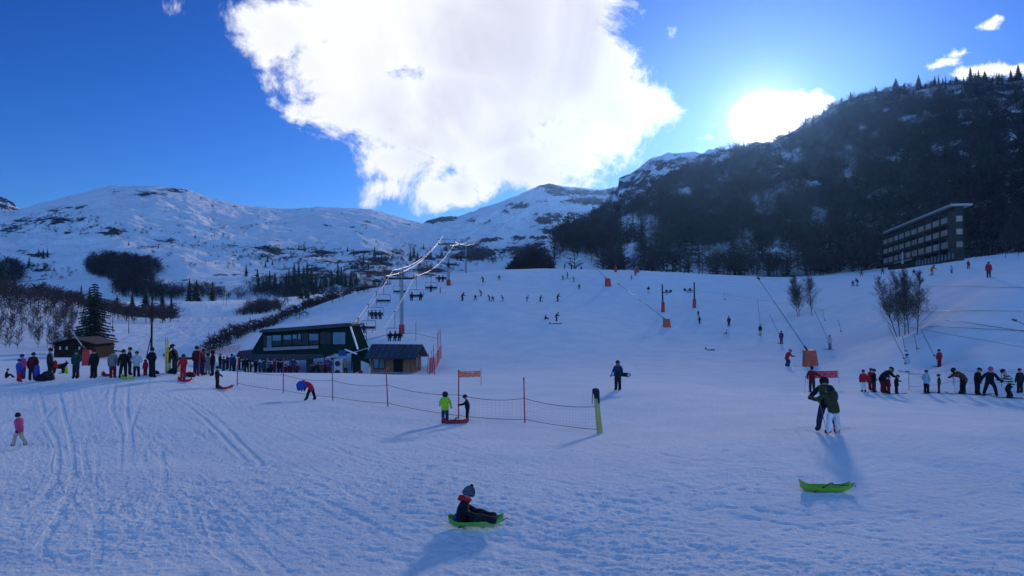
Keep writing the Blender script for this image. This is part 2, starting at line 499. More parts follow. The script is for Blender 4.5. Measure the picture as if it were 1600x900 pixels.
# ------------------------------------------------------------------ mountains
class Mountain:
    def __init__(s, name, ridge, dr, d0, z0, prof, amp, rockf, cols=900, rows=230, seed=1, back=0.35, nscale=90.0, jag=3.0, toe=None):
        rx = np.array([r[0] for r in ridge], float); ry = np.array([r[1] for r in ridge], float)
        px = np.linspace(rx[0], rx[-1], cols)
        ypix = np.interp(px, rx, ry)
        DR = np.interp(px, [q[0] for q in dr], [q[1] for q in dr])
        zr = np.array([ray(a, b)[1] for a, b in zip(px, ypix)]) * DR
        T = np.concatenate([np.linspace(0, 1, rows), 1 + np.linspace(0, back, 40)[1:]])
        D = d0 + (DR[None] - d0) * T[:, None]
        Tc = np.minimum(T, 1)[:, None]
        Z = z0 + (zr[None] - z0) * Tc ** prof
        over = np.maximum(T - 1, 0)[:, None]
        Z = Z - over ** 1.3 * 0.9 * (zr[None] - z0 + 60)
        X = (px[None] - 800) / F * D / CP
        n = fbm2(X / nscale, D / nscale, 6, seed, 0.52, ridged=False)
        r = fbm2(X / (nscale * 2.2), D / (nscale * 2.2), 5, seed + 9, 0.5, ridged=True)
        env = np.minimum(np.sin(np.pi * np.clip(Tc, 0, 1)) ** 0.7, 1)
        Z = Z + env * amp * (0.55 * n + 0.45 * (r - 0.6)) + jag * fbm2(X / 28, D / 28, 4, seed + 3) * sstep(Tc, 0.05, 0.3)
        s.px, s.T, s.X, s.D, s.Z = px, T, X, D, Z
        s.PY = s.project(X, D, Z)
        rock = rockf(np.broadcast_to(px[None], X.shape), s.PY, X, D, Z, np.broadcast_to(T[:, None], X.shape))
        V = np.stack([X, D, Z], -1).reshape(-1, 3)
        me = np_mesh(name, V, grid_quads(len(T), cols), [M_MOUNT])
        a = me.attributes.new('rock', 'FLOAT', 'POINT'); a.data.foreach_set('value', rock.astype(np.float32).ravel())
        o = bpy.data.objects.new(name, me); link(o); tag(o, kind='structure')
        s.o = o
    @staticmethod
    def project(X, D, Z):
        yc = D * CP + Z * SP
        return 450 - F * (-D * SP + Z * CP) / yc
    def at(s, px, py, lo=0.0):
        """first surface point under a photo pixel"""
        c = int(round(np.interp(px, s.px, np.arange(len(s.px)))))
        col = s.PY[:, c]
        ok = np.where((col <= py) & (s.T >= lo) & (s.T <= 1))[0]
        r = ok[0] if len(ok) else int(np.argmin(s.PY[:, c]))
        if r > 0 and len(ok):
            a, b = col[r - 1], col[r]; t = (a - py) / (a - b) if a != b else 0
            return Vector((s.X[r-1, c] + (s.X[r, c] - s.X[r-1, c]) * t, s.D[r-1, c] + (s.D[r, c] - s.D[r-1, c]) * t, s.Z[r-1, c] + (s.Z[r, c] - s.Z[r-1, c]) * t))
        return Vector((s.X[r, c], s.D[r, c], s.Z[r, c]))

def blobs(px, py, lst):
    out = np.zeros(px.shape)
    for (a, b, rx, ry, k) in lst:
        out = np.maximum(out, k * np.exp(-(((px - a) / rx) ** 2 + ((py - b) / ry) ** 2)))
    return out

def rock_left(px, py, X, D, Z, T):
    b = blobs(px, py, [(230,302,40,6,.55),(265,298,40,4,.5),(315,311,22,3,.5),(175,302,14,6,.3),(120,325,30,6,.5),(75,345,55,9,.62),(20,360,40,8,.5),
        (105,362,18,6,.5),(175,362,13,7,.65),(330,323,5,4,.8),(195,360,8,3,.4),(250,372,60,8,.25),(330,383,50,5,.3),(385,352,30,6,.3),
        (440,390,60,12,.5),(500,395,30,8,.5),(580,408,40,14,.6),(620,395,30,5,.4),(560,395,20,5,.5),(540,352,40,5,.3),(640,350,15,4,.4),
        (60,400,30,10,.4),(70,425,40,12,.4),(600,430,60,18,.55),(500,420,60,20,.5),(680,420,40,25,.5),(90,330,20,4,.6),(30,395,25,7,.4),(240,385,25,4,.3),(300,445,60,12,.3)])
    return 0.02 + b * 0.95 + 0.06 * sstep(py, 320, 400)
ML = Mountain('snow_mountain', [(-500,355),(-250,340),(-100,332),(28,328),(60,318),(100,308),(140,298),(170,290),(200,290),(240,291),(290,296),(330,310),(380,321),
    (440,327),(500,323),(540,325),(580,327),(620,338),(650,347),(690,356),(760,372),(860,392),(1000,408)],
    [(-500,1500),(300,1700),(700,2000),(1000,1500)], 540, 4.0, 1.05, 13, rock_left, seed=3, cols=1100, jag=2.0)
def rock_center(px, py, X, D, Z, T):
    b = blobs(px, py, [(858,289,18,5,1.1),(690,341,22,4,1.0),(672,345,8,4,1.0),(870,297,20,8,.55),(900,300,30,7,.5),(935,302,50,4,.55),(925,314,42,5,.8),
        (850,345,14,5,.9),(808,322,18,5,.6),(790,330,8,3,.6),(880,340,40,5,.55),(900,360,60,16,.5),(862,362,16,5,.7),(840,370,20,5,.6),
        (760,375,40,6,.4),(745,345,20,4,.35),(810,372,20,4,.5),(930,345,30,6,.45),(740,395,60,16,.55),(830,395,50,16,.5),(880,380,30,8,.6),(955,298,10,5,.8)])
    return 0.08 + b * 1.35
MC = Mountain('snow_peak', [(560,372),(620,358),(660,349),(668,345),(690,339),(715,338),(740,330),(770,320),(800,309),(830,296),(842,290),(858,287),(868,289),(880,291),(900,293),
    (920,296),(945,297),(975,290),(1010,288),(1080,286),(1150,290)],
    [(560,2300),(1150,2400)], 560, 12.0, 1.15, 24, rock_center, seed=8, cols=800, jag=3.5)
# a darker crag peeping in at the far left
MF = Mountain('rocky_crag', [(-200,290),(-60,300),(-10,305),(0,309),(10,311),(18,318),(27,327),(45,345),(90,380)], [(-200,2300),(90,2300)], 1500, 60, 1.2, 20,
    lambda px, py, X, D, Z, T: 0.55 + 0 * px, seed=5, cols=220, rows=120, jag=6)
# the steep wooded mountain on the right, with its snowy outcrop
OPEN = [(985,405,24,20,.95),(1080,408,42,12,.8),(1130,398,26,12,.7),(1215,408,36,14,.75),(985,352,34,6,.8),(1012,335,20,5,.8),(1072,303,26,5,.85),
        (1085,337,9,5,.9),(1265,284,20,6,.7),(1228,292,30,12,.55),(1350,198,12,5,.8),(1370,208,6,9,.5),(1110,292,14,5,.6),(1195,322,25,10,.45),(1130,330,18,8,.4),
        (930,408,20,10,.85),(1010,372,8,16,.6),(1195,275,20,5,.6),(1345,235,40,6,.3),(1400,245,40,10,.45),(1330,265,20,25,.45),(1470,235,30,12,.4),(1285,350,12,30,.35),
        (1560,412,40,10,.5),(1160,372,14,20,.5),(1240,245,14,8,.5),(1030,400,18,16,.5)]
def rock_right(px, py, X, D, Z, T):
    b = blobs(px, py, [(985,290,25,6,.9),(1010,268,22,7,.8),(1030,255,24,8,.7),(1060,262,30,8,.55),(1000,300,40,8,.5),(1095,245,20,4,.6),(965,300,12,20,.7),
        (960,335,40,14,.6),(1040,285,30,8,.55),(1260,310,400,110,.75),(1450,250,300,160,.85)])
    return 0.10 + b * 0.8 * (1 - np.minimum(1.2 * blobs(px, py, [(a, c + 3, d * 1.25, e * 1.5, k) for (a, c, d, e, k) in OPEN]), 1))
RIDGE_R = [(846,432),(862,408),(868,378),(876,366),(900,352),(930,338),(948,322),(957,304),(966,298),(968,283),(985,276),(1000,264),(1020,250),(1040,243),(1060,241),
    (1085,240),(1110,239),(1125,236),(1140,233),(1165,232),(1190,231),(1215,222),(1240,208),(1262,194),(1285,180),(1300,170),(1330,156),(1360,148),(1400,142),(1440,135),
    (1480,131),(1530,127),(1600,124),(1700,118),(1900,100),(2300,80)]
MR = Mountain('wooded_mountain', RIDGE_R, [(846,620),(900,800),(960,1050),(1060,1050),(1130,900),(1250,820),(1600,760),(2300,620)], 262, 12.0, 1.0, 24, rock_right,
    seed=14, cols=1100, rows=260, jag=3.0, nscale=70)

# ------------------------------------------------------------------ the air
def box_mesh(name, lo, hi):
    v = np.array([[x, y, z] for z in (lo[2], hi[2]) for y in (lo[1], hi[1]) for x in (lo[0], hi[0])], float)
    q = np.array([[0, 2, 3, 1], [4, 5, 7, 6], [0, 1, 5, 4], [2, 6, 7, 3], [0, 4, 6, 2], [1, 3, 7, 5]])
    return np_mesh(name, v, q, smooth=False)
hz = bpy.data.materials.new('haze'); hz.use_nodes = True
ht = NT(hz.node_tree); ht.n.clear()
pv = ht.add('ShaderNodeVolumePrincipled')
pv.inputs['Color'].default_value = (0.20, 0.46, 1.0, 1)
pv.inputs['Density'].default_value = 0.000065
pv.inputs['Anisotropy'].default_value = 0.80
hout = ht.add('ShaderNodeOutputMaterial'); ht.t.links.new(pv.outputs[0], hout.inputs['Volume'])
hme = box_mesh('haze', (-6000, -6000, -60), (6000, 6000, 460)); hme.materials.append(hz)
ho = link(bpy.data.objects.new('haze', hme)); tag(ho, 'thin bluish haze in the mountain air', 'haze', kind='stuff')
# ------------------------------------------------------------------ trees
M_BARE = principled('bare_twigs', (0.042, 0.038, 0.042), rough=0.9, vscale=0.4, vary=0.35, spec=0.1)
M_BROWN = principled('brown_twigs', (0.066, 0.052, 0.052), rough=0.9, vscale=0.25, vary=0.4, spec=0.1)
M_BARK = principled('bark', (0.07, 0.06, 0.052), rough=0.9, vscale=8, vary=0.3, spec=0.1)
M_FIR = principled('fir_needles', (0.030, 0.045, 0.032), rough=0.85, vscale=1.2, vary=0.4, spec=0.15)

def ribbon(out, p0, p1, w0, w1, rng):
    p0, p1 = np.array(p0, float), np.array(p1, float)
    d = p1 - p0
    s = np.cross(d, rng.normal(size=3)); s /= (np.linalg.norm(s) + 1e-9)
    out.append([p0 - s * w0, p0 + s * w0, p1 + s * w1, p1 - s * w1])

def t_bare(seed, n=26, w=0.011):
    rng = np.random.default_rng(seed); q = []
    for a in (0, 1):
        s = np.array([0.014, 0, 0]) if a == 0 else np.array([0, 0.014, 0])
        q.append([-s, s, s * 0.3 + [0, 0, .8], -s * 0.3 + [0, 0, .8]])
    for k in range(n):
        z0 = rng.uniform(.12, .7); an = rng.uniform(0, 6.283); L = rng.uniform(.22, .42) * (1.15 - z0 * .5)
        up = rng.uniform(.45, 1.1)
        p0 = np.array([0, 0, z0]); dr = np.array([math.cos(an), math.sin(an), up]); dr /= np.linalg.norm(dr)
        p1 = p0 + dr * L; p1[2] = min(p1[2], 1.0)
        ribbon(q, p0, p1, w, w * .5, rng)
        for j in range(2):
            b = p0 + (p1 - p0) * rng.uniform(.4, .95); d2 = dr + rng.normal(size=3) * .55; d2 /= np.linalg.norm(d2)
            ribbon(q, b, b + d2 * L * .5, w * .8, w * .3, rng)
    return np.array(q)

def t_fir(seed, tiers=8, nb=8, slim=0.2):
    rng = np.random.default_rng(seed); q = []
    s = np.array([.02, 0, 0]); q.append([-s, s, s * .2 + [0, 0, .95], -s * .2 + [0, 0, .95]])
    for k in range(tiers):
        z = .06 + .88 * (k / (tiers - 1)) ** 0.95
        R = slim * (1.02 - z) + .015
        for j in range(nb):
            an = 6.283 * (j + rng.uniform(-.3, .3)) / nb + k * .7
            r = R * rng.uniform(.7, 1.2); c, sn = math.cos(an), math.sin(an)
            tip = np.array([c * r, sn * r, z - r * rng.uniform(.1, .5)])
            top = np.array([c * r * .05, sn * r * .05, z + .10])
            side = np.array([-sn, c, 0]) * r * .38
            mid = np.array([c * r * .55, sn * r * .55, z - r * .05])
            q.append([top, mid - side, tip, mid + side])
    return np.array(q)
BARE_T = [t_bare(i) for i in range(5)]
FIR_T = [t_fir(i, 8, 8, .17 + .02 * (i % 3)) for i in range(5)]
SHRUB_T = [t_bare(40 + i, 20, .016) for i in range(4)]

def scatter(name, pts, temps, mat, label, cat, seed=0, hs=(7, 11), sink=.03, wide=1.0):
    """many trees read as one mass: pts are ground points"""
    rng = np.random.default_rng(seed); V = []
    for i, p in enumerate(pts):
        t = temps[rng.integers(len(temps))]
        h = rng.uniform(*hs); a = rng.uniform(0, 6.283); c, s = math.cos(a), math.sin(a)
        wd = wide * rng.uniform(.85, 1.2)
        x = (t[..., 0] * c - t[..., 1] * s) * h * wd + p[0] + (rng.normal() * .03 * h) * t[..., 2]
        y = (t[..., 0] * s + t[..., 1] * c) * h * wd + p[1]
        z = (t[..., 2] - sink) * h + p[2]
        V.append(np.stack([x, y, z], -1).reshape(-1, 3))
    V = np.concatenate(V)
    Q = np.arange(len(V)).reshape(-1, 4)
    me = np_mesh(name, V, Q, [mat], smooth=False)
    o = bpy.data.objects.new(name, me); link(o)
    tag(o, label, cat, kind='stuff')
    return o

def ell(cx, cy, rx, ry, n, rng):
    r = np.sqrt(rng.uniform(0, 1, n)); a = rng.uniform(0, 6.283, n)
    return list(zip(cx + rx * r * np.cos(a), cy + ry * r * np.sin(a)))

# --- the wooded mountain
rng = np.random.default_rng(11)
def forest_keep(x, y):
    if 955 < x < 1118:       # the bare outcrop
        edge = 346 - (x - 955) * 0.62 if x > 985 else 330
        if y < edge - 2: return 0.02
    if x < 935 and y > 384 + max(x - 868, 0) * .5: return 0.03
    k = 1.0
    for (a, b, rx, ry, s) in OPEN:
        k *= 1 - min(1, s * 1.2) * math.exp(-(((x - a) / (rx * 1.25)) ** 2 + ((y - b - 5) / (ry * 1.7 + 3)) ** 2) ** 1.5)
    return k
nz = lambda x, y: float(fbm2(np.array([x / 46.]), np.array([y / 30.]), 3, 91)[0])
pts, firs = [], []
N = 30000
xs = rng.uniform(850, 1900, N); ts = rng.uniform(0, 1, N) ** 0.9
rx_, ry_ = [r[0] for r in RIDGE_R], [r[1] for r in RIDGE_R]
for x, t in zip(xs, ts):
    top = float(np.interp(x, rx_, ry_)) + 1.5
    y = top + (440 - top) * t
    n = nz(x, y)
    if rng.uniform() > forest_keep(x, y) * (0.62 + .6 * n): continue
    p = MR.at(x, y)
    if rng.uniform() > (p.y / 800) ** 1.3: continue
    (firs if rng.uniform() < (0.03 if x < 1350 else .07) + .10 * (n > .6) else pts).append(p)
scatter('bare_forest', pts, BARE_T, M_BARE, 'dense leafless woodland covering the steep dark mountain on the right', 'forest', 3, (7, 10.5), wide=1.4)
scatter('fir_forest', firs, FIR_T, M_FIR, 'dark firs mixed through the leafless woodland of the right-hand mountain', 'forest', 4, (8, 13), wide=1.3)

# --- woods on the lower slopes, left and centre
def onM(mt, lst, lo=0.0): return [mt.at(x, y, lo) for x, y in lst]
def onG(lst, near=70, far=600): return [G(x, y, near, far) for x, y in lst]
w1 = onM(ML, ell(192, 422, 58, 17, 330, rng) + ell(160, 416, 28, 13, 60, rng) + ell(205, 442, 36, 12, 110, rng) + ell(215, 458, 40, 9, 70, rng))
scatter('oval_wood', w1, BARE_T, M_BARE, 'oval patch of leafless wood on the snowy mountain foot at left', 'wood', 5, (8, 12), wide=1.2)
w2 = onM(ML, ell(8, 432, 30, 20, 110, rng) + ell(-30, 432, 40, 26, 140, rng))
scatter('corner_wood', w2, BARE_T, M_BARE, 'dark leafless wood on the mountain foot at the far left edge', 'wood', 6, (8, 13), wide=1.2)
hill = [(rng.uniform(-250, 275), 0) for _ in range(430)]
hp = []
for x, _ in hill:
    d = rng.uniform(215, 330); hp.append(GD(x, d))
for _ in range(70):
    hp.append(GD(rng.uniform(60, 235), rng.uniform(260, 330)))
scatter('hilltop_wood', hp, BARE_T, M_BROWN, 'brown leafless wood along the top of the low hill at left', 'wood', 7, (4, 7), wide=1.3)
sh = [GD(rng.uniform(-250, 165), rng.uniform(112, 215)) for _ in range(620)]
scatter('hillside_saplings', sh, BARE_T, M_BROWN, 'thin bare saplings on the snowy hillside behind the log cabin', 'saplings', 8, (1.8, 4.4), wide=.6)
mid = onM(ML, ell(300, 458, 50, 10, 90, rng) + ell(350, 462, 40, 8, 40, rng) + ell(255, 462, 30, 10, 60, rng) + ell(500, 450, 120, 18, 330, rng) + ell(440, 458, 50, 12, 130, rng))
scatter('valley_wood', mid, BARE_T, M_BARE, 'leafless trees filling the valley below the snowy mountain', 'wood', 9, (5, 8), wide=1.2)
br = [GD(x, rng.uniform(255, 300)) for x in rng.normal(408, 16, 80)] + [GD(x, rng.uniform(300, 345)) for x in rng.normal(412, 16, 60)]
scatter('mound_brush', br, BARE_T, M_BROWN, 'brown leafless brush on the hump between the two sunlit mounds', 'brush', 10, (3, 5), wide=1.3)
sp = []
SPUR = [(300, 90), (345, 100), (380, 112), (440, 145), (500, 163), (560, 178), (600, 188)]
for _ in range(330):
    t = rng.uniform(0, 1) ** 0.8; px = 318 + t * 290
    d = np.interp(px, [q[0] for q in SPUR], [q[1] for q in SPUR])
    sp.append(GD(px + rng.normal() * 3, d + abs(rng.normal()) * (4 + 16 * t) + 3))
scatter('spur_brush', sp, SHRUB_T, M_BROWN, 'belt of leafless brush running up the far edge of the ski slope', 'brush', 12, (1.2, 3.0), wide=1.3)
sp2 = [GD(px, d) for px, d in [(468, 140), (474, 142), (480, 139), (530, 156), (536, 158), (560, 160), (569, 162), (575, 161), (520, 153), (463, 137), (585, 168), (592, 170)]]
scatter('slope_shrubs', sp2, SHRUB_T, M_BARE, 'few small bare shrubs standing on the edge of the ski slope', 'shrubs', 13, (1.2, 2.4), wide=1.3)
dome = []
for _ in range(430):
    x = rng.uniform(776, 872); dome.append((x, rng.uniform(226, 256)))
dm = []
for x, d in dome:
    c = 1 - abs((x - (836 if x > 836 else 836)) / (37 if x > 836 else 60)) ** 1.7
    dm.append((GD(x, d), 12.0 * max(c, .05)))
V = []
for (p, h) in dm:
    t = BARE_T[rng.integers(5)]; a = rng.uniform(0, 6.28); c, s = math.cos(a), math.sin(a)
    hh = h * rng.uniform(.8, 1.05); wv = max(hh * .8, 2.2)
    V.append(np.stack([(t[..., 0] * c - t[..., 1] * s) * wv + p.x, (t[..., 0] * s + t[..., 1] * c) * wv + p.y, t[..., 2] * hh + p.z - .2], -1).reshape(-1, 3))
V = np.concatenate(V)
o = link(bpy.data.objects.new('dome_thicket', np_mesh('dome_thicket', V, np.arange(len(V)).reshape(-1, 4), [M_BARE], smooth=False)))
tag(o, 'dark dome-shaped thicket rising just behind the crest of the slope', 'thicket', kind='stuff')
ls = onM(ML, ell(90, 348, 70, 16, 70, rng) + ell(450, 398, 90, 14, 110, rng) + ell(330, 405, 150, 26, 60, rng) + ell(600, 418, 60, 14, 110, rng) + ell(70, 425, 50, 14, 50, rng) + ell(180, 362, 60, 12, 30, rng)
    + ell(400, 360, 240, 36, 50, rng) + ell(520, 430, 60, 14, 90, rng))
scatter('juniper_scrub', ls, SHRUB_T, M_BARE, 'dark low scrub speckling the snowy mountainside at left', 'scrub', 15, (2.5, 5.5), wide=1.6)
cs = onM(MC, ell(745, 405, 45, 12, 60, rng) + ell(900, 405, 60, 14, 50, rng)) + onM(ML, ell(690, 412, 30, 14, 70, rng) + ell(640, 400, 30, 16, 70, rng) + ell(590, 410, 40, 14, 60, rng))
scatter('rock_scrub', cs, SHRUB_T, M_BARE, 'low leafless scrub among the rocks behind the chairlift', 'scrub', 14, (3, 6), wide=1.3)

# --- single firs: a few shapes, each tree its own thing
def fir_mesh(seed, tiers, nb, slim):
    return np_mesh('fir_crown', t_fir(seed, tiers, nb, slim).reshape(-1, 3), np.arange(4 * (1 + tiers * nb)).reshape(-1, 4), [M_FIR], smooth=False)
FIRM = [fir_mesh(60 + i, 11, 9, (.19, .24, .28, .22)[i % 4]) for i in range(6)]
def cyl_mesh(name, r0, r1, h, n, mat, z0=0.0):
    a = np.arange(n) * 2 * math.pi / n
    v = np.concatenate([np.stack([np.cos(a) * r0, np.sin(a) * r0, np.full(n, z0)], 1), np.stack([np.cos(a) * r1, np.sin(a) * r1, np.full(n, z0 + h)], 1)])
    i = np.arange(n); q = np.stack([i, (i + 1) % n, (i + 1) % n + n, i + n], 1)
    return np_mesh(name, v, q, [mat])
TRUNKM = cyl_mesh('trunk', .022, .008, .5, 7, M_BARK, -.05)
def fir(p, h, label, group, k=None, wide=1.0):
    e = link(bpy.data.objects.new('fir_tree', None)); e.location = p
    e.rotation_euler.z = random.uniform(0, 6.28)
    e.scale = (h * wide, h * wide, h)
    link(bpy.data.objects.new('trunk', TRUNKM), e)
    link(bpy.data.objects.new('crown', FIRM[k if k is not None else random.randrange(6)]), e)
    tag(e, label, 'tree', group)
    return e
random.seed(4)
ORD = ['first', 'second', 'third', 'fourth', 'fifth', 'sixth', 'seventh', 'eighth', 'ninth', 'tenth', 'eleventh', 'twelfth', 'thirteenth', 'fourteenth', 'fifteenth', 'sixteenth', 'seventeenth', 'eighteenth', 'nineteenth']
for _t, _n in (('twenty', 'twentieth'), ('thirty', 'thirtieth')):
    ORD += [_n] + [_t + '-' + q for q in ORD[:9]]
def size_word(h, lst):
    hs = sorted(q[2] for q in lst); return 'tall' if h >= hs[int(len(hs) * .7)] else 'short' if h <= hs[int(len(hs) * .3)] else 'middling'
def hpix(p, h): return h * p.y / F
SKY = [(1262,192,10),(1290,176,10),(1302,168,9),(1318,160,12),(1333,156,16),(1372,147,16),(1378,147,8),(1392,145,12),(1404,143,24),(1412,142,10),(1418,142,16),(1440,138,24),(1450,136,10),
    (1460,134,12),(1478,131,12),(1500,130,14),(1511,129,12),(1522,128,26),(1530,127,16),(1545,126,18),(1556,126,10),(1567,125,14),(1586,124,18),(1597,124,26),(1490,130,9),(1345,152,9)]
SKY.sort()
for i_, (x, y, h) in enumerate(SKY):
    p = MR.at(x, y + 3); fir(p, hpix(p, h), '%s fir, %s from left along the skyline of the wooded mountain' % (size_word(h, SKY), ORD[i_]), 'firs on the mountain skyline', wide=1.5)
BELT = [(403,452,24),(412,453,20),(421,455,32),(430,452,26),(438,450,14),(447,450,24),(452,455,34),(460,452,40),(466,455,44),(474,452,36),(480,456,46),(487,455,38),(494,458,30),
    (509,448,22),(518,446,24),(528,444,34),(533,446,28),(540,448,22),(548,448,24),(556,446,20),(416,455,22),(500,452,20)]
BELT.sort()
for i_, (x, y, h) in enumerate(BELT):
    p = ML.at(x, y); fir(p, hpix(p, h), '%s fir, %s from left in the dark belt at the mountain foot' % (size_word(h, BELT), ORD[i_]), 'firs in the valley belt')
LFT = [(60,402,12),(66,404,14),(73,402,12),(45,416,13),(84,424,7),(200,384,6),(247,388,6),(384,432,17),(402,434,12),(417,409,9),(415,418,10),(426,414,8),(467,391,9),(476,393,8),(543,393,8),
    (585,405,18),(568,415,16),(596,412,14),(565,417,10),(603,408,10),(575,418,8),(661,390,8),(672,402,14),(668,404,12),(646,404,20),(641,408,16),(652,408,14),(690,400,10),(706,398,12),
    (304,372,6),(333,387,5),(745,404,14),(752,406,10),(738,406,8),(768,408,9),(552,400,10)]
LFT.sort()
for i_, (x, y, h) in enumerate(LFT):
    mt = ML if x < 700 else MC
    p = mt.at(x, y); fir(p, hpix(p, h * 1.15), '%s fir, %s from left of those dotted over the snowy mountainside' % (size_word(h, LFT), ORD[i_]), 'firs dotted on the mountainside')
CAB = [(5,60,'tall fir standing among dark trees at the left edge'),(22,44,'second fir from the left edge, before the dark corner wood'),(98,22,'short fir rising from the brown wood left of the cabin'),(127,36,'left of three firs rising behind the log cabin'),
    (140,34,'middle of three firs rising behind the log cabin'),(152,32,'right of three firs rising behind the log cabin'),(183,26,'short fir between the cabin firs and the utility pole'),(207,32,'fir left of the utility pole beyond the valley piste'),
    (228,44,'tall fir touching the utility pole on its left'),(254,30,'fir just right of the utility pole'),(268,24,'short fir between the utility pole and the twin firs'),(296,36,'left of the twin firs above the sunlit mound'),
    (307,34,'right of the twin firs above the sunlit mound'),(332,30,'lone fir right of the twin firs'),(470,30,'fir at the lower end of the brush belt on the slope edge'),(480,24,'smaller fir beside the one ending the brush belt')]
for (x, h, l) in CAB:
    p = GD(x, 340 if x < 290 else 400)
    fir(p, hpix(p, h), l, 'firs beyond the valley piste', wide=1.1)
for i_, (x, h) in enumerate([(948, 28), (955, 40), (963, 34), (972, 30)]):
    p = GD(x, 330); fir(p, hpix(p, h), '%s from left of four firs clumped behind the left far pylon' % ORD[i_], 'firs in the clump behind the crest')

# --- the big fir behind the log cabin
def big_fir(base, h):
    rng = np.random.default_rng(77); q = []
    for k in range(26):
        z = .05 + .92 * (k / 25) ** .9; R = .36 * (1.03 - z) ** .85 + .01
        for j in range(11):
            an = 6.283 * j / 11 + rng.uniform(-.3, .3) + k; r = R * rng.uniform(.55, 1.15)
            c, s = math.cos(an), math.sin(an); segs = 4; prev = np.array([0, 0, z])
            for g in range(segs):
                t = (g + 1) / segs; cur = np.array([c * r * t, s * r * t, z - r * (.45 * t - .15 * t * t)])
                for sg in (-1, 1, 0):
                    wd = .035 * (1.3 - t) * h / 9
                    side = np.array([-s, c, 0]) * sg * r * .3 * (1.15 - t)
                    if sg == 0:
                        q.append([prev, prev + [0, 0, -.012], cur + [0, 0, -.02], cur])
                    else:
                        e2 = cur + side + np.array([0, 0, -.02]) * rng.uniform(0, 1.5)
                        q.append([prev, (prev + cur) / 2 + side * .4, e2, cur])
                prev = cur
    q = np.array(q).reshape(-1, 3) * h
    e = link(bpy.data.objects.new('fir_tree', None)); e.location = base
    link(bpy.data.objects.new('crown', np_mesh('big_fir_crown', q, np.arange(len(q)).reshape(-1, 4), [M_FIR], smooth=False)), e)
    link(bpy.data.objects.new('trunk', cyl_mesh('big_trunk', .17, .03, h * .95, 9, M_BARK, -.1)), e)
    tag(e, 'big dark fir with drooping branches right behind the log cabin', 'tree')
big_fir(GD(148, 112) - Vector((0, 0, .1)), 10.8)

# --- the bare birches on the right
def birch(base, h, lean, seed, label):
    rng = np.random.default_rng(seed); segs_t, segs_b = [], []
    def grow(out, p, d, L, r, depth):
        n = 5 if depth == 0 else 3
        pts = [p]
        for i in range(n):
            d = d + rng.normal(size=3) * (.035 if depth == 0 else .13) + np.array([0, 0, .04])
            d /= np.linalg.norm(d); p = p + d * L / n; pts.append(p)
        for i in range(n):
            out.append((pts[i], pts[i + 1], r * (1 - .8 * i / n), r * (1 - .8 * (i + 1) / n)))
        if depth < 3:
            k = (62, 9, 5)[depth]
            for j in range(k):
                t = rng.uniform(.12 if depth == 0 else .2, 1.0); i = min(int(t * n), n - 1)
                q = pts[i] + (pts[i + 1] - pts[i]) * (t * n - i)
                an = rng.uniform(0, 6.283)
                nd = np.array([math.cos(an), math.sin(an), (.75, .5, .35)[depth] + rng.uniform(0, .5)]) + d * .4
                nd /= np.linalg.norm(nd)
                grow(segs_b, q, nd, L * ((.34 * (1.2 - t)) if depth == 0 else .45) * rng.uniform(.7, 1.2), max(r * (.28 if depth == 0 else .5), .005), depth + 1)
    grow(segs_t, np.zeros(3), np.array(lean, float), h, .06, 0)
    def tube(segs, name):
        V, Q = [], []
        for a, b, r0, r1 in segs:
            d = b - a; u = np.cross(d, [0.3, 1, .2]); u /= np.linalg.norm(u) + 1e-9; v = np.cross(d, u); v /= np.linalg.norm(v) + 1e-9
            o = len(V)
            for c_, r in ((a, r0), (b, r1)):
                for k in range(3): V.append(c_ + (u * math.cos(2.094 * k) + v * math.sin(2.094 * k)) * max(r, .005))
            for k in range(3): Q.append([o + k, o + (k + 1) % 3, o + 3 + (k + 1) % 3, o + 3 + k])
        return np_mesh(name, np.array(V), np.array(Q), [M_BARK], smooth=False)
    e = link(bpy.data.objects.new('bare_tree', None)); e.location = base
    link(bpy.data.objects.new('trunk', tube(segs_t, 'birch_trunk')), e)
    link(bpy.data.objects.new('crown', tube(segs_b, 'birch_crown')), e)
    tag(e, label, 'tree', None)
for x, y, hh, ln, l in [(1402,527,98,(-.30,0,1),'leftmost slender bare tree of the large clump on the right slope'),(1406,526,102,(-.12,.05,1),'second slender bare tree from left in the large right clump'),
    (1414,524,96,(.0,0,1),'middle slender bare tree of the large clump on the right slope'),(1420,522,104,(-.03,.1,1),'tallest bare tree just right of centre in the large right clump'),(1433,523,98,(.10,0,1),'rightmost slender bare tree of the large clump on the right slope'),
    (1247,495,64,(-.2,0,1),'leftmost of the bare trees in the smaller clump by the snow lance'),(1249,494,66,(.0,.1,1),'middle bare tree in the smaller clump by the snow lance'),(1269,494,68,(-.1,0,1),'rightmost bare tree in the smaller clump by the snow lance')]:
    p = G(x, y, 60); birch(p - Vector((0, 0, .1)), hpix(p, hh), ln, x, l)
# snow-free twigs at the right edge of the crest
p = GD(1580, 150)
for x, h_, l in [(1572, 62, 'dark leafless tree at right edge of the crest'), (1592, 84, 'tall dark leafless tree cut by the right edge of the picture')]:
    p = GD(x, 150); birch(p, hpix(p, h_), (.03, 0, 1), x + 7, l)
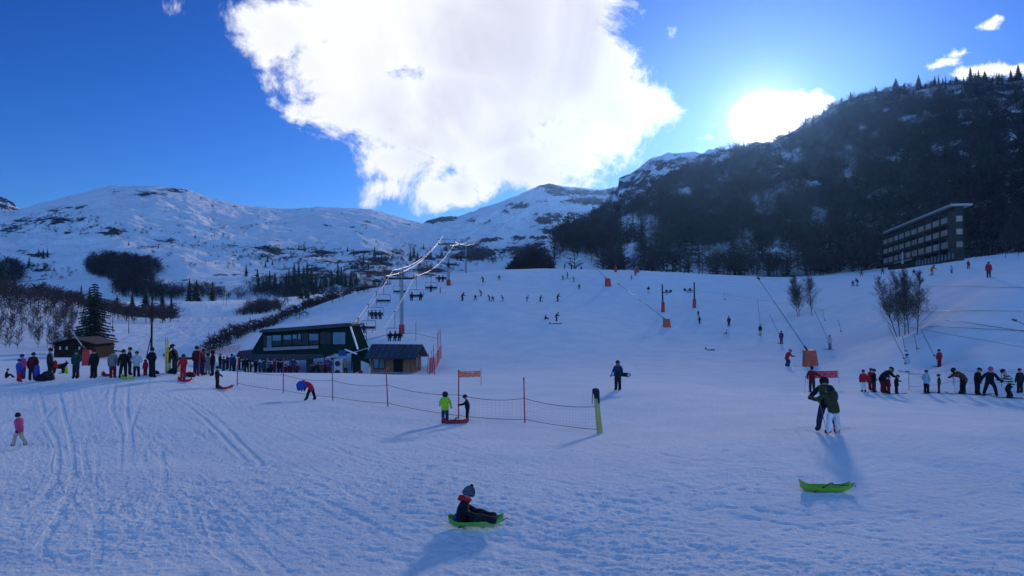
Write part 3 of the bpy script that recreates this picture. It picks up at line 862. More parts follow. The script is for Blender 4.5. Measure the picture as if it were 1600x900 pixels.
# ------------------------------------------------------------------ mesh builder for made things
class MB:
    def __init__(s): s.v, s.f = [], []
    def quad(s, *p):
        o = len(s.v); s.v += [tuple(q) for q in p]; s.f.append(tuple(range(o, o + len(p)))); return s
    def box(s, c, size, rz=0.0, taper=1.0, rot=None):
        o = len(s.v); hx, hy, hz = size[0] / 2, size[1] / 2, size[2] / 2
        R = rot if rot is not None else Matrix.Rotation(rz, 3, 'Z')
        for k, (a, b, z) in enumerate([(-1,-1,-1),(1,-1,-1),(1,1,-1),(-1,1,-1),(-1,-1,1),(1,-1,1),(1,1,1),(-1,1,1)]):
            t = taper if z > 0 else 1.0
            p = R @ Vector((a * hx * t, b * hy * t, z * hz)) + Vector(c); s.v.append(tuple(p))
        for f in [(0,3,2,1),(4,5,6,7),(0,1,5,4),(1,2,6,5),(2,3,7,6),(3,0,4,7)]: s.f.append(tuple(o + i for i in f))
        return s
    def tube(s, p0, p1, r0, r1=None, n=8, caps=True):
        r1 = r0 if r1 is None else r1
        p0, p1 = Vector(p0), Vector(p1); d = (p1 - p0).normalized()
        u = d.cross(Vector((0.31, 0.2, 0.93))).normalized() if abs(d.z) < .9 else d.cross(Vector((1, .1, 0))).normalized(); w_ = d.cross(u)
        o = len(s.v)
        for p, r in ((p0, r0), (p1, r1)):
            for k in range(n):
                a = 2 * math.pi * k / n; s.v.append(tuple(p + (u * math.cos(a) + w_ * math.sin(a)) * r))
        for k in range(n): s.f.append((o + k, o + (k + 1) % n, o + n + (k + 1) % n, o + n + k))
        if caps: s.f.append(tuple(o + k for k in reversed(range(n)))); s.f.append(tuple(o + n + k for k in range(n)))
        return s
    def path(s, pts, r, n=6):
        for a, b in zip(pts[:-1], pts[1:]): s.tube(a, b, r, n=n)
        return s
    def ball(s, c, r, n=10, m=7, sc=(1, 1, 1), z0=-1.0):
        o = len(s.v); c = Vector(c)
        for i in range(m + 1):
            ph = math.asin(max(z0, -1)) + (math.pi / 2 - math.asin(max(z0, -1))) * i / m
            for k in range(n):
                a = 2 * math.pi * k / n
                s.v.append((c.x + r * sc[0] * math.cos(ph) * math.cos(a), c.y + r * sc[1] * math.cos(ph) * math.sin(a), c.z + r * sc[2] * math.sin(ph)))
        for i in range(m):
            for k in range(n): s.f.append((o + i * n + k, o + i * n + (k + 1) % n, o + (i + 1) * n + (k + 1) % n, o + (i + 1) * n + k))
        return s
    def prism(s, poly, y0, y1):
        """polygon in x,z extruded along y"""
        o = len(s.v); n = len(poly)
        for y in (y0, y1):
            for (x, z) in poly: s.v.append((x, y, z))
        s.f.append(tuple(range(o, o + n))); s.f.append(tuple(o + n + k for k in reversed(range(n))))
        for k in range(n): s.f.append((o + k, o + n + k, o + n + (k + 1) % n, o + (k + 1) % n))
        return s
    def mesh(s, name, mat, smooth=False, bevel=0):
        me = bpy.data.meshes.new(name); me.from_pydata(s.v, [], s.f)
        for m in (mat if isinstance(mat, (list, tuple)) else [mat]): me.materials.append(m)
        bm = bmesh.new(); bm.from_mesh(me)
        bmesh.ops.recalc_face_normals(bm, faces=bm.faces)
        if bevel: bmesh.ops.bevel(bm, geom=list(bm.edges), offset=bevel, segments=1, affect='EDGES', clamp_overlap=True)
        bm.to_mesh(me); bm.free()
        if smooth:
            me.polygons.foreach_set('use_smooth', [True] * len(me.polygons))
        me.update()
        return me
    def build(s, name, mat, parent=None, smooth=False, bevel=0, label=None):
        o = bpy.data.objects.new(name, s.mesh(name, mat, smooth, bevel)); link(o, parent)
        if label: o['label'] = label
        return o

def thing(name, loc, label, cat, group=None, rz=0.0, scale=1.0):
    e = bpy.data.objects.new(name, None); e.location = loc; e.rotation_euler.z = rz; e.scale = (scale,) * 3
    link(e); tag(e, label, cat, group); return e
def copy_tree(root, loc, rz=None, label=None, group=None):
    r = root.copy(); COL.objects.link(r); r.location = loc
    if rz is not None: r.rotation_euler.z = rz
    if label: r['label'] = label
    if group: r['group'] = group
    for ch in list(root.children):
        c = ch.copy(); COL.objects.link(c); c.parent = r
        for g in list(ch.children):
            d = g.copy(); COL.objects.link(d); d.parent = c
    return r
RAD = math.radians

# ------------------------------------------------------------------ people
def pose(pel=(0, 0, .93), chest=(0, 0, 1.30), neck=(0, 0, 1.47), head=(0, .02, 1.60), sw=.185,
         el=(-.26, .0, 1.12), er=(.26, .0, 1.12), hl=(-.27, .06, .88), hr=(.27, .06, .88),
         kl=(-.11, .03, .50), kr=(.11, .03, .50), al=(-.12, 0, .10), ar=(.12, 0, .10), toe=(0, .17, -.05), sd=None):
    V, E, Rd, K = [], [], [], []
    def add(p, r, parent, kind):
        V.append(Vector(p)); Rd.append(r); K.append(kind)
        if parent is not None: E.append((parent, len(V) - 1))
        return len(V) - 1
    pel, chest, neck, head = map(Vector, (pel, chest, neck, head))
    sdir = Vector(sd).normalized() if sd else Vector((1, 0, 0))
    p = add(pel, .165, None, 'j'); b = add((pel + chest) / 2, .165, p, 'j'); c = add(chest, .172, b, 'j')
    n = add(neck, .062, c, 's'); h = add(head, .10, n, 's')
    t = add(head + (head - neck).normalized() * .07, .088, h, 's')
    up = (neck - chest).normalized()
    for sgn, e_, h_, k_, a_ in ((-1, el, hl, kl, al), (1, er, hr, kr, ar)):
        sh = add(chest + up * .09 + sdir * sgn * sw, .082, c, 'j')
        e1 = add(e_, .074, sh, 'j'); e2, h2 = Vector(e_), Vector(h_)
        wr = add(h2, .058, e1, 'j')
        hd = add(h2 + (h2 - e2).normalized() * .09, .048, wr, 'g')
        ft = add(h2 + (h2 - e2).normalized() * .15, .03, hd, 'g')
        hp = add(pel + sdir * sgn * .10 + Vector((0, 0, -.06)), .115, p, 'j')
        kn = add(k_, .092, hp, 't'); an = add(a_, .076, kn, 't')
        fd = Vector(toe); fo = add(Vector(a_) + fd, .062, an, 'b')
        hb = add(Vector(a_) + Vector((-fd.x * .25, -fd.y * .25, -.035)), .06, an, 'b')
    return V, E, Rd, K

def skin_mesh(name, data):
    V, E, Rd, K = data
    me = bpy.data.meshes.new(name + '_sk'); me.from_pydata(V, E, []); me.update()
    o = bpy.data.objects.new(name + '_sk', me); COL.objects.link(o)
    o.modifiers.new('s', 'SKIN'); ss = o.modifiers.new('u', 'SUBSURF'); ss.levels = ss.render_levels = 2
    for i, r in enumerate(Rd):
        sv = me.skin_vertices[0].data[i]; sv.radius = (r * 1.12, r * 1.12); sv.use_root = (i == 0)
    dg = bpy.context.evaluated_depsgraph_get()
    out = bpy.data.meshes.new_from_object(o.evaluated_get(dg)); out.name = name
    bpy.data.objects.remove(o, do_unlink=True); bpy.data.meshes.remove(me)
    # clothing zones by nearest bone
    n = len(out.polygons); cen = np.empty(n * 3); out.polygons.foreach_get('center', cen); cen = cen.reshape(-1, 3)
    best = np.full(n, 9.); mat = np.zeros(n, int); code = {'j': 0, 't': 1, 's': 2, 'g': 3, 'b': 4}
    P_ = np.array([tuple(v) for v in V])
    for a, b in E:
        ab = P_[b] - P_[a]; t = np.clip(((cen - P_[a]) @ ab) / (ab @ ab + 1e-9), 0, 1)
        d = np.linalg.norm(cen - P_[a] - t[:, None] * ab, axis=1) - (Rd[a] + (Rd[b] - Rd[a]) * t)
        kk = np.where(t > (.3 if K[b] != 's' else .55), code[K[b]], code[K[a]])
        m_ = d < best; best[m_] = d[m_]; mat[m_] = kk[m_]
    for k in range(5): out.materials.append(None)
    out.polygons.foreach_set('material_index', mat.astype(np.int32)); out.polygons.foreach_set('use_smooth', [True] * n)
    out.update()
    return out

POSES = {
 'stand': pose(),
 'stand2': pose(kl=(-.15, .06, .5), al=(-.17, .05, .1), kr=(.10, -.02, .5), hr=(.20, .20, .98), er=(.28, .02, 1.14), chest=(.01, .03, 1.3), neck=(.01, .06, 1.47), head=(.01, .10, 1.6)),
 'pockets': pose(el=(-.30, -.06, 1.14), er=(.30, -.06, 1.14), hl=(-.19, .10, .98), hr=(.19, .10, .98)),
 'hips': pose(el=(-.40, -.05, 1.15), er=(.40, -.05, 1.15), hl=(-.19, .02, 1.0), hr=(.19, .02, 1.0), kl=(-.13, .02, .5), kr=(.13, .02, .5), al=(-.15, 0, .1), ar=(.15, 0, .1)),
 'reach': pose(el=(-.25, .22, 1.2), hl=(-.22, .50, 1.15), chest=(0, .05, 1.28), neck=(0, .10, 1.45), head=(0, .15, 1.58)),
 'walk': pose(kl=(-.1, .20, .53), al=(-.1, .26, .12), kr=(.1, -.02, .5), ar=(.1, -.32, .16), el=(-.27, -.14, 1.14), hl=(-.27, -.10, .90), er=(.27, .12, 1.14), hr=(.26, .32, 1.0), chest=(0, .06, 1.3), neck=(0, .10, 1.47), head=(0, .14, 1.6)),
 'ski': pose(pel=(0, -.06, .80), chest=(0, .14, 1.12), neck=(0, .24, 1.27), head=(0, .32, 1.38), el=(-.34, .16, .98), er=(.34, .16, .98), hl=(-.36, .42, .94), hr=(.36, .42, .94), kl=(-.15, .16, .47), kr=(.15, .16, .47), al=(-.14, -.02, .1), ar=(.14, -.02, .1)),
 'plough': pose(pel=(0, -.04, .82), chest=(0, .08, 1.16), neck=(0, .14, 1.32), head=(0, .20, 1.44), el=(-.36, .05, 1.0), er=(.36, .05, 1.0), hl=(-.46, .26, .86), hr=(.46, .26, .86), kl=(-.22, .12, .48), kr=(.22, .12, .48), al=(-.30, -.02, .1), ar=(.30, -.02, .1)),
 'lean': pose(pel=(0, -.10, .86), chest=(0, .22, 1.13), neck=(0, .36, 1.22), head=(0, .47, 1.29), el=(-.24, .42, .98), er=(.24, .42, .98), hl=(-.2, .62, 1.05), hr=(.2, .60, .92), kl=(-.13, .04, .48), kr=(.13, .0, .48)),
 'bent': pose(pel=(0, -.06, .86), chest=(0, .26, 1.12), neck=(0, .40, 1.16), head=(0, .50, 1.14), el=(-.24, .38, .90), er=(.24, .38, .90), hl=(-.2, .50, .72), hr=(.2, .48, .70), kl=(-.12, .14, .50), al=(-.12, .24, .1), kr=(.12, -.12, .48), ar=(.12, -.26, .12)),
 'carry': pose(el=(-.28, .02, 1.12), er=(.30, .0, 1.10), hl=(-.24, .26, 1.0), hr=(.36, .12, .92)),
 'pole': pose(el=(-.36, .10, 1.16), hl=(-.56, .26, 1.10), er=(.30, .04, 1.12), hr=(.32, .22, 1.0)),
 'chair': pose(pel=(0, 0, .55), chest=(0, .06, .92), neck=(0, .10, 1.08), head=(0, .14, 1.22), el=(-.26, .12, .76), er=(.26, .12, .76), hl=(-.2, .36, .72), hr=(.2, .36, .72), kl=(-.12, .46, .55), kr=(.12, .46, .55), al=(-.12, .52, .12), ar=(.12, .52, .12)),
 'sit': pose(pel=(0, 0, .16), chest=(0, .06, .52), neck=(0, .10, .69), head=(0, .14, .83), el=(-.3, .05, .40), er=(.3, .05, .40), hl=(-.28, .30, .36), hr=(.28, .30, .36), kl=(-.16, .40, .40), kr=(.16, .40, .40), al=(-.16, .62, .1), ar=(.16, .62, .1)),
 'sled': pose(pel=(0, 0, .17), chest=(0, .04, .50), neck=(0, .10, .66), head=(0, .15, .79), el=(-.27, .10, .42), er=(.27, .10, .42), hl=(-.22, .36, .30), hr=(.22, .36, .30), kl=(-.13, .40, .34), kr=(.13, .42, .27), al=(-.13, .78, .16), ar=(.13, .80, .14), toe=(0, .06, .13)),
 'lie': pose(pel=(0, 0, .17), chest=(0, -.36, .20), neck=(0, -.52, .26), head=(0, -.64, .34), sd=(1, 0, 0), el=(-.32, -.22, .12), er=(.32, -.22, .12), hl=(-.34, .02, .10), hr=(.34, .02, .10), kl=(-.12, .42, .20), kr=(.12, .42, .16), al=(-.14, .82, .1), ar=(.14, .82, .1), toe=(0, .06, .13)),
 'hug': pose(pel=(0, -.02, .93), chest=(0, .08, 1.28), neck=(0, .16, 1.43), head=(0, .24, 1.54), el=(-.36, .20, 1.14), hl=(-.38, .46, 1.02), er=(.30, .24, 1.16), hr=(.20, .46, 1.12), kl=(-.19, .0, .5), kr=(.22, .05, .5), al=(-.27, -.04, .1), ar=(.32, .04, .1)),
 'lean2': pose(pel=(0, -.06, .88), chest=(-.02, .14, 1.18), neck=(-.03, .24, 1.31), head=(-.04, .33, 1.40), el=(-.30, .36, 1.10), er=(.30, .30, .98), hl=(-.26, .60, 1.12), hr=(.24, .55, .98), kl=(-.16, .04, .48), kr=(.20, .0, .48), al=(-.2, 0, .1), ar=(.3, .0, .1)),
}
BODY = {k: skin_mesh('body_' + k, v) for k, v in POSES.items()}
def head_of(k): return POSES[k][0][4], POSES[k][0][3]

CLOTH = {
 'black': (.012, .013, .018), 'dark': (.022, .024, .032), 'navy': (.02, .03, .085), 'blue': (.03, .06, .32), 'teal': (.015, .05, .055), 'grey': (.16, .165, .17),
 'lightgrey': (.42, .44, .48), 'white': (.68, .70, .74), 'red': (.45, .02, .03), 'darkred': (.16, .012, .02), 'maroon': (.085, .012, .02), 'pink': (.48, .07, .18),
 'lime': (.32, .55, .03), 'green': (.03, .12, .05), 'olive': (.045, .05, .025), 'brown': (.10, .055, .035), 'orange': (.50, .12, .03), 'lightblue': (.32, .45, .55),
 'beige': (.42, .37, .28), 'purple': (.09, .03, .13), 'skin': (.50, .27, .19), 'yellow': (.55, .48, .08),
}
def cloth(c): return M('cloth_' + c, CLOTH[c], rough=.85, vary=.18, vscale=9, spec=.15)
def stripes():
    if 'stripes' in _mc: return _mc['stripes']
    m = principled('striped_knit', (.5, .5, .5), rough=.9); t = NT(m.node_tree)
    g = t.add('ShaderNodeTexCoord'); s_ = t.add('ShaderNodeSeparateXYZ'); t.put(s_.inputs[0], g.outputs['Object'])
    f = t.m('GREATER_THAN', t.m('FRACT', t.m('MULTIPLY', s_.outputs[2], 7.0)), .5)
    t.put(t.n['Principled BSDF'].inputs['Base Color'], t.mix(f, (.02, .02, .03), (.6, .58, .5)))
    _mc['stripes'] = m; return m
def checks():
    if 'checks' in _mc: return _mc['checks']
    m = principled('knit_hat', (.1, .1, .1), rough=.95); t = NT(m.node_tree)
    g = t.add('ShaderNodeTexCoord'); c = t.add('ShaderNodeTexChecker'); c.inputs['Scale'].default_value = 32
    t.put(c.inputs[0], g.outputs['Object']); c.inputs[1].default_value = (.02, .025, .05, 1); c.inputs[2].default_value = (.10, .14, .17, 1)
    t.put(t.n['Principled BSDF'].inputs['Base Color'], c.outputs[0]); _mc['checks'] = m; return m

_hats = {}
def hat_mesh(kind):
    if kind in _hats: return _hats[kind]
    b = MB()
    if kind == 'helmet': b.ball((0, 0, 0), .148, 12, 7, (.92, 1.08, 1), -.15); b.tube((0, .10, -.02), (0, .150, -.03), .075, .065, 10)
    elif kind == 'hood': b.ball((0, -.015, -.03), .150, 12, 8, (1, 1, 1.08), -.75)
    elif kind == 'hat': b.ball((0, -.005, .0), .136, 12, 7, (1, 1.05, 1.12), -.05); b.tube((0, -.005, -.02), (0, -.005, .03), .137, .136, 12, False)
    elif kind == 'bobble': b.ball((0, 0, .0), .140, 14, 8, (1, 1.05, 1.45), -.1)
    elif kind == 'hair': b.ball((0, -.022, -.01), .128, 12, 8, (1, 1, 1.05), -.6)
    _hats[kind] = b; return b

def ski_mesh():
    b = MB(); L, w_ = 1.55, .075; pts = []
    n = 10
    for i in range(n + 1):
        y = -.62 + L * i / n; z = .012 + (max(0, i - 7) ** 2) * .011; ww = w_ * (1.1 if i in (0, 8, 9) else .9 if i < n else .4) / 2
        pts.append((y, z, ww))
    for (y0, z0, w0), (y1, z1, w1) in zip(pts[:-1], pts[1:]):
        b.v += [(-w0, y0, z0), (w0, y0, z0), (w1, y1, z1), (-w1, y1, z1), (-w0, y0, z0 + .018), (w0, y0, z0 + .018), (w1, y1, z1 + .018), (-w1, y1, z1 + .018)]
        o = len(b.v) - 8
        for f in [(0,3,2,1),(4,5,6,7),(0,1,5,4),(2,3,7,6),(1,2,6,5),(3,0,4,7)]: b.f.append(tuple(o + k for k in f))
    b.box((0, .0, .045), (.07, .34, .04))
    return b
SKIM = ski_mesh().mesh('ski', cloth('dark'))
def person(loc, h, pose_, rz, jacket, trousers, hat, label, group=None, boots='dark', gloves='dark', skis=False, child=False, tilt=0.0, extra=None, grow=1.0):
    """one figure: an Empty at the feet, one continuous body, headwear and clipped-on skis as parts"""
    s = h / 1.75
    e = thing('person', loc, label, 'person', group, RAD(rz), s)
    if tilt: e.rotation_euler.x = RAD(tilt)
    key = (pose_, jacket, trousers, boots, gloves)
    if key not in _bodies:
        me = BODY[pose_].copy()
        jm = stripes() if jacket == 'striped' else cloth(jacket)
        for i, m in enumerate((jm, cloth(trousers), cloth('skin'), cloth(gloves), cloth(boots))): me.materials[i] = m
        _bodies[key] = me
    b = link(bpy.data.objects.new('body', _bodies[key]), e)
    hd, nk = head_of(pose_)
    up = (hd - nk).normalized(); R = Vector((0, 0, 1)).rotation_difference(up)
    c = hd + up * .045
    kind, col = hat
    hm = checks() if col == 'checks' else cloth(col)
    nm = {'hair': 'hair', 'helmet': 'helmet', 'hood': 'hood'}.get(kind, 'hat')
    kk = (kind, col)
    if kk not in _hatm: _hatm[kk] = hat_mesh(kind).mesh(nm, hm, True)
    ho_ = link(bpy.data.objects.new(nm, _hatm[kk]), e); ho_.location = c; ho_.rotation_mode = 'QUATERNION'; ho_.rotation_quaternion = R
    ks = 1.12 if child else .98
    ho_.scale = (ks,) * 3
    if skis:
        J = POSES[pose_][0]
        ank = [J[i] for i, k in enumerate(POSES[pose_][3]) if k == 'b'][::2]
        for a, sg in zip(ank, (-1, 1)):
            sk = link(bpy.data.objects.new('ski', SKIM), e)
            sk.location = (a.x, a.y - .12, max(a.z - .085, -.02)); sk.rotation_euler.z = RAD(-14 * sg * -1) if pose_ == 'plough' else 0
            if pose_ == 'chair': sk.location = (a.x, a.y - .1, a.z - .11)
    return e
_bodies, _hatm = {}, {}
# ------------------------------------------------------------------ shared materials of made things
M_STEEL = principled('galvanised_steel', (.30, .31, .33), rough=.42, metal=.7, vary=.15, vscale=3)
M_ROPE = principled('haul_rope', (.80, .79, .77), rough=.45, metal=.6, vary=.1, vscale=3)
M_DARKST = principled('dark_steel', (.03, .033, .04), rough=.55, metal=.3, vary=.2)
M_PADRED = principled('red_padding', (.46, .035, .03), rough=.6, vary=.15, vscale=4)
M_PADOR = principled('orange_padding', (.50, .09, .04), rough=.6, vary=.2, vscale=4)
M_REDPOLE = principled('red_pole', (.52, .02, .035), rough=.45, vary=.12)
M_GREYPOLE = principled('grey_pole', (.14, .15, .17), rough=.5, vary=.1)
M_WOOD = principled('stained_planks', (.24, .115, .055), rough=.8, vary=.35, vscale=2.5, spec=.15)
M_WOODD = principled('old_dark_planks', (.035, .022, .017), rough=.85, vary=.3, vscale=2.5, spec=.1)
M_PLINTH = principled('grey_render', (.20, .19, .20), rough=.9, vary=.15)
M_ROOFM = principled('sheet_metal_roof', (.07, .078, .095), rough=.45, metal=.4, vary=.25, vscale=1.4)
M_GLASSB = principled('window_glass', (.10, .23, .30), rough=.08, metal=.55, vary=.2, vscale=.8)
M_GLASSD = principled('dark_glass', (.012, .03, .034), rough=.08, metal=.2, vary=.3, vscale=.8)
M_GREEND = principled('dark_green_cladding', (.012, .028, .026), spec=.0, rough=1.0, vary=.2, vscale=1.2)
M_STDARK = principled('station_underside', (.03, .034, .042), rough=.6, vary=.25, vscale=1.0)
M_SILVER = principled('bright_trim', (.80, .80, .80), rough=.5, metal=.0, vary=.08)
M_NET = principled('net_cord', (.05, .07, .085), rough=.8, vary=.1)
M_NETRED = principled('red_net_cord', (.50, .05, .10), rough=.7, vary=.12)

# ------------------------------------------------------------------ chairlift valley station
SD = 92.0; SS = SD / F / CP
def S2(px, py): return ((px - 460) * SS, (583 - py) * SS)
base = P(460, 583, SD)
st = thing('lift_station', base, 'dark green glazed chairlift station with a pointed left nose and slanted right end', 'lift station')
def poly(*pts): return [S2(*p) for p in pts]
MB().prism(poly((393,549),(411,518.5),(545,508.5),(561,547),(541,553),(505,553),(395,553)), 0.0, 6.0).build('cabin', M_GREEND, st)
MB().prism(poly((405,520),(410,515),(546,504.5),(551,507),(549,510),(412,520)), -.5, 6.6).build('roof', M_STDARK, st)
MB().prism(poly((366,557),(371,549),(392,547.5),(408,552),(408,562),(396,567),(376,563)), .5, 5.5).build('nose', principled('purplish_cladding', (.035, .022, .045), rough=.4, vary=.2), st)
MB().prism(poly((395,553.3),(505,553.3),(505,559),(470,563),(402,564)), -.15, 5.8).build('fascia', M_STDARK, st)
MB().prism(poly((412,543.5),(497,540),(497,544.5),(412,548.5)), -.12, -.01).build('window_sill', principled('grey_sill', (.22,.21,.23), rough=.5), st)
for (x0, x1, yt, yb, m_) in [(411,416,523,541,0),(417,424.5,525,543,1),(425.5,439,524,541,0),(425.5,439,524,532.5,1),(442,455.5,523.5,540,0),(443,455,524,530.5,1),(457,463.5,523,529.5,1),
        (457,481,530,539,0),(465.5,470,522,530,1),(471.5,481,521,530,0),(483,497,522,532,1),(483,497,532.5,538,0),(500,517,520,538,0),(520,539,519.5,538,1)]:
    a, b = S2(x0, yb), S2(x1, yt); yy = -.03 if m_ == 0 else -.05
    p_ = MB().box(((a[0] + b[0]) / 2, yy, (a[1] + b[1]) / 2), (b[0] - a[0], .06, b[1] - a[1])).build('window', M_GLASSB if m_ else M_GLASSD, st)
fr = MB()
for x in (410, 425, 441, 456.5, 470.5, 482, 498.5, 518, 541):
    yt = 519.5 - (x - 410) * .075
    a, b = S2(x, 541 if x < 500 else 540), S2(x, yt); fr.box((a[0], -.08, (a[1] + b[1]) / 2), (.09, .08, b[1] - a[1]))
fr.build('window_frame', M_GREEND, st)
e0, e1 = S2(547, 510), S2(559, 546); MB().box(((e0[0]+e1[0])/2, -.1, (e0[1]+e1[1])/2), (.17, .22, math.dist(e0, e1)), rot=Matrix.Rotation(math.atan2(e1[0]-e0[0], -(e1[1]-e0[1])) * -1, 3, 'Y')).build('end_trim', M_SILVER, st)
e0, e1 = S2(539, 546), S2(558, 553); MB().box(((e0[0]+e1[0])/2, -.22, (e0[1]+e1[1])/2), (math.dist(e0, e1), .2, .16), rot=Matrix.Rotation(-math.atan2(e1[1]-e0[1], e1[0]-e0[0]), 3, 'Y')).build('lower_trim', M_SILVER, st)
MB().prism(poly((546,553.2),(566,547),(573,586),(549,586)), 1.0, 3.2).build('end_pillar', M_GREEND, st)
for (x, wd) in ((475, .75), (404, .3), (515, .3)):
    a, b = S2(x, 587), S2(x, 561.5); MB().box((a[0], 2.6, (a[1] + b[1]) / 2), (wd, .6, b[1] - a[1])).build('column', principled('column_paint', (.02, .05, .07), rough=.5), st)
a = S2(535.5, 551.5); MB().box((a[0], -.3, a[1]), (.95, .06, .7)).build('sign', M('sign_blue', (.02, .05, .22), rough=.4), st)
MB().tube((S2(430,560)[0], 3, S2(0,565)[1]), (S2(430,560)[0], 3, S2(0,562.9)[1]), 2.0, n=24).build('bullwheel', M_DARKST, st)
b_ = MB(); [b_.box((S2(x, 0)[0], 5.2, S2(0, 572)[1]), (.1, .1, 2.2)) for x in (415, 440, 490, 535)]; b_.build('brace', M_DARKST, st)
# machine cabinet with two drums
pb = GD(529, 84); cb = thing('drum_cabinet', pb, 'pale equipment stand with two dark round drums at right end of the station', 'equipment')
MB().box((0, 0, .9), (.85, .5, 2.0)).build('housing', M('pale_enamel', (.42, .44, .48), rough=.4), cb, bevel=.03)
for z in (.42, 1.4): MB().tube((0, -.3, z), (0, -.22, z), .30, n=18).tube((0, -.34, z), (0, -.29, z), .13, n=12).build('drum', M_DARKST, cb)
MB().prism([(-.45, 0), (.45, 0), (.45, 1.15), (-.45, 1.5)], -.05, .05).build('wind_board', M('pale_board', (.55, .60, .66), rough=.6))
o = bpy.data.objects['wind_board']; o.location = GD(571, 86); tag(o, 'pale slant-topped board standing between station and timber hut', 'board')

# ------------------------------------------------------------------ timber kiosk beside the station
kb = GD(612, 82); kb.z -= .05
hut = thing('timber_hut', kb, 'brown timber ticket hut under a dark sheet-metal roof beside the lift station', 'hut', rz=RAD(-9))
W, Dp, Hh = 4.7, 3.4, 2.05
MB().box((0, Dp / 2, Hh / 2), (W, Dp, Hh)).build('wall', M_WOOD, hut)
MB().box((0, Dp / 2, .14), (W + .06, Dp + .06, .34)).build('plinth', M_PLINTH, hut)
g_ = MB(); g_.v += [(W/2, 0, Hh), (W/2, Dp, Hh), (W/2, Dp/2, Hh + .95), (-W/2, 0, Hh), (-W/2, Dp, Hh), (-W/2, Dp/2, Hh + .95)]; g_.f += [(0,1,2), (5,4,3), (0,2,5,3), (1,4,5,2)]; g_.build('gable', M_WOODD, hut)
r_ = MB()
for sg in (-1, 1):
    y0, z0, y1, z1 = Dp/2 + sg * (Dp/2 + .75), Hh - .32, Dp/2, Hh + 1.08
    a = (-W/2 - .45, W/2 + .65)
    r_.v += [(a[0], y0, z0), (a[1], y0, z0), (a[1], y1, z1), (a[0], y1, z1), (a[0], y0, z0 + .1), (a[1], y0, z0 + .1), (a[1], y1, z1 + .1), (a[0], y1, z1 + .1)]
    o_ = len(r_.v) - 8
    for f in [(0,3,2,1),(4,5,6,7),(0,1,5,4),(1,2,6,5),(2,3,7,6),(3,0,4,7)]: r_.f.append(tuple(o_ + i for i in f))
rf = r_.build('roof', M_ROOFM, hut)
sm_ = MB()
for x in np.linspace(-W/2 - .2, W/2 + .4, 9): sm_.tube((x, -.74, Hh - .2), (x, Dp/2, Hh + 1.2), .022, n=4)
sm_.build('roof_seam', M_STEEL, rf)
MB().path([(-W/2-.45, -.78, Hh-.25), (W/2+.65, -.78, Hh-.25)], .05).build('gutter', M_DARKST, rf)
wn = MB().box((-1.35, -.03, 1.2), (1.35, .06, 1.15)).build('window', M_WOODD, hut)
MB().box((-1.68, -.065, 1.2), (.55, .02, 1.0)).build('pane', M_GLASSB, wn); MB().box((-1.03, -.065, 1.2), (.58, .02, 1.0)).build('pane', M('dull_glass', (.10, .12, .14), rough=.15), wn)
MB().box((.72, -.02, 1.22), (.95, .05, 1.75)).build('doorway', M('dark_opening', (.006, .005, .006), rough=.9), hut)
MB().box((1.25, -.045, 1.2), (.07, .07, 1.85)).build('door_post', M_WOODD, hut)
MB().box((W/2 + .02, Dp/2, 1.2), (.03, 1.0, 1.1)).build('side_window', M('dull_glass'), hut)

# ------------------------------------------------------------------ log cabin at left
cbp = GD(118, 99); cbp.z -= .1
lc = thing('log_cabin', cbp, 'dark brown log cabin with a shallow gable roof under the big fir', 'cabin')
MB().prism([(-2.5, 0), (2.5, 0), (2.5, 1.95), (0, 2.55), (-2.5, 1.95)], 0, 5).build('wall', M_WOODD, lc)
rr = MB()
for sg in (-1, 1):
    rr.prism([(0, 2.6), (sg * 3.0, 1.88), (sg * 3.0, 1.98), (0, 2.72)], -.6, 5.4)
rr.build('roof', M('cabin_roof', (.05, .04, .035), rough=.8), lc)
lg = MB()
for z in np.arange(.15, 1.9, .24): lg.tube((-2.6, -.03, z), (2.6, -.03, z), .12, n=8)
lg.build('log', M_WOODD, lc)
for x in (-1.75, -.9, .75): 
    w_ = MB().box((x, -.17, 1.35), (.34, .06, .5)).build('window', M_WOODD, lc); MB().box((x, -.21, 1.35), (.24, .02, .4)).build('pane', M('cabin_pane', (.45, .46, .48), rough=.15, metal=.3), w_)

# ------------------------------------------------------------------ the big hotel on the right
A = Vector(((1494 - 800) / F * 185, 185, 11.9)); B = Vector(((1388 - 800) / F * 250, 250, 11.9))
fx = (B - A); L_ = fx.length / .8; ang_ = math.atan2(fx.y, fx.x)
ht_ = thing('hotel', A, 'long abandoned-looking balconied hotel block below the wooded mountain', 'hotel', rz=ang_, scale=.8)   # local x along facade, -y behind? facade faces +y side towards the camera
HH = 16.8
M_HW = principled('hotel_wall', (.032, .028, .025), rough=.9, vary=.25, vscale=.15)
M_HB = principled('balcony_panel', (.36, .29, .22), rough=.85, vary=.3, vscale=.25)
fs = 1 if (Matrix.Rotation(ang_, 3, 'Z') @ Vector((0, 1, 0))).dot(-A) > 0 else -1
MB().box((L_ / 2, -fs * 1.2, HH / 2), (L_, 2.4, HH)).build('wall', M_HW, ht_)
MB().box((L_ / 2, -fs * 1.5, HH + .25), (L_ + 3, 6, .6)).build('roof', principled('roof_edge', (.42, .40, .37), rough=.8), ht_)
nb_ = 10
for fl, (z0, hgt) in enumerate(((11.9, 2.1), (8.1, 2.1), (4.1, 2.4))):
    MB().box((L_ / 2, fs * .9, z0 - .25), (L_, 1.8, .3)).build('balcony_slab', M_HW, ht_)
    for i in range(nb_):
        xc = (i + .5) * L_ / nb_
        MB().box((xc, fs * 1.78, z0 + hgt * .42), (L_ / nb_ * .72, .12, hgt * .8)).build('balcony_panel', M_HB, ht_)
        MB().box((xc, fs * .03, z0 + 1.5), (L_ / nb_ * .5, .08, 1.7)).build('window', M_GLASSD, ht_)
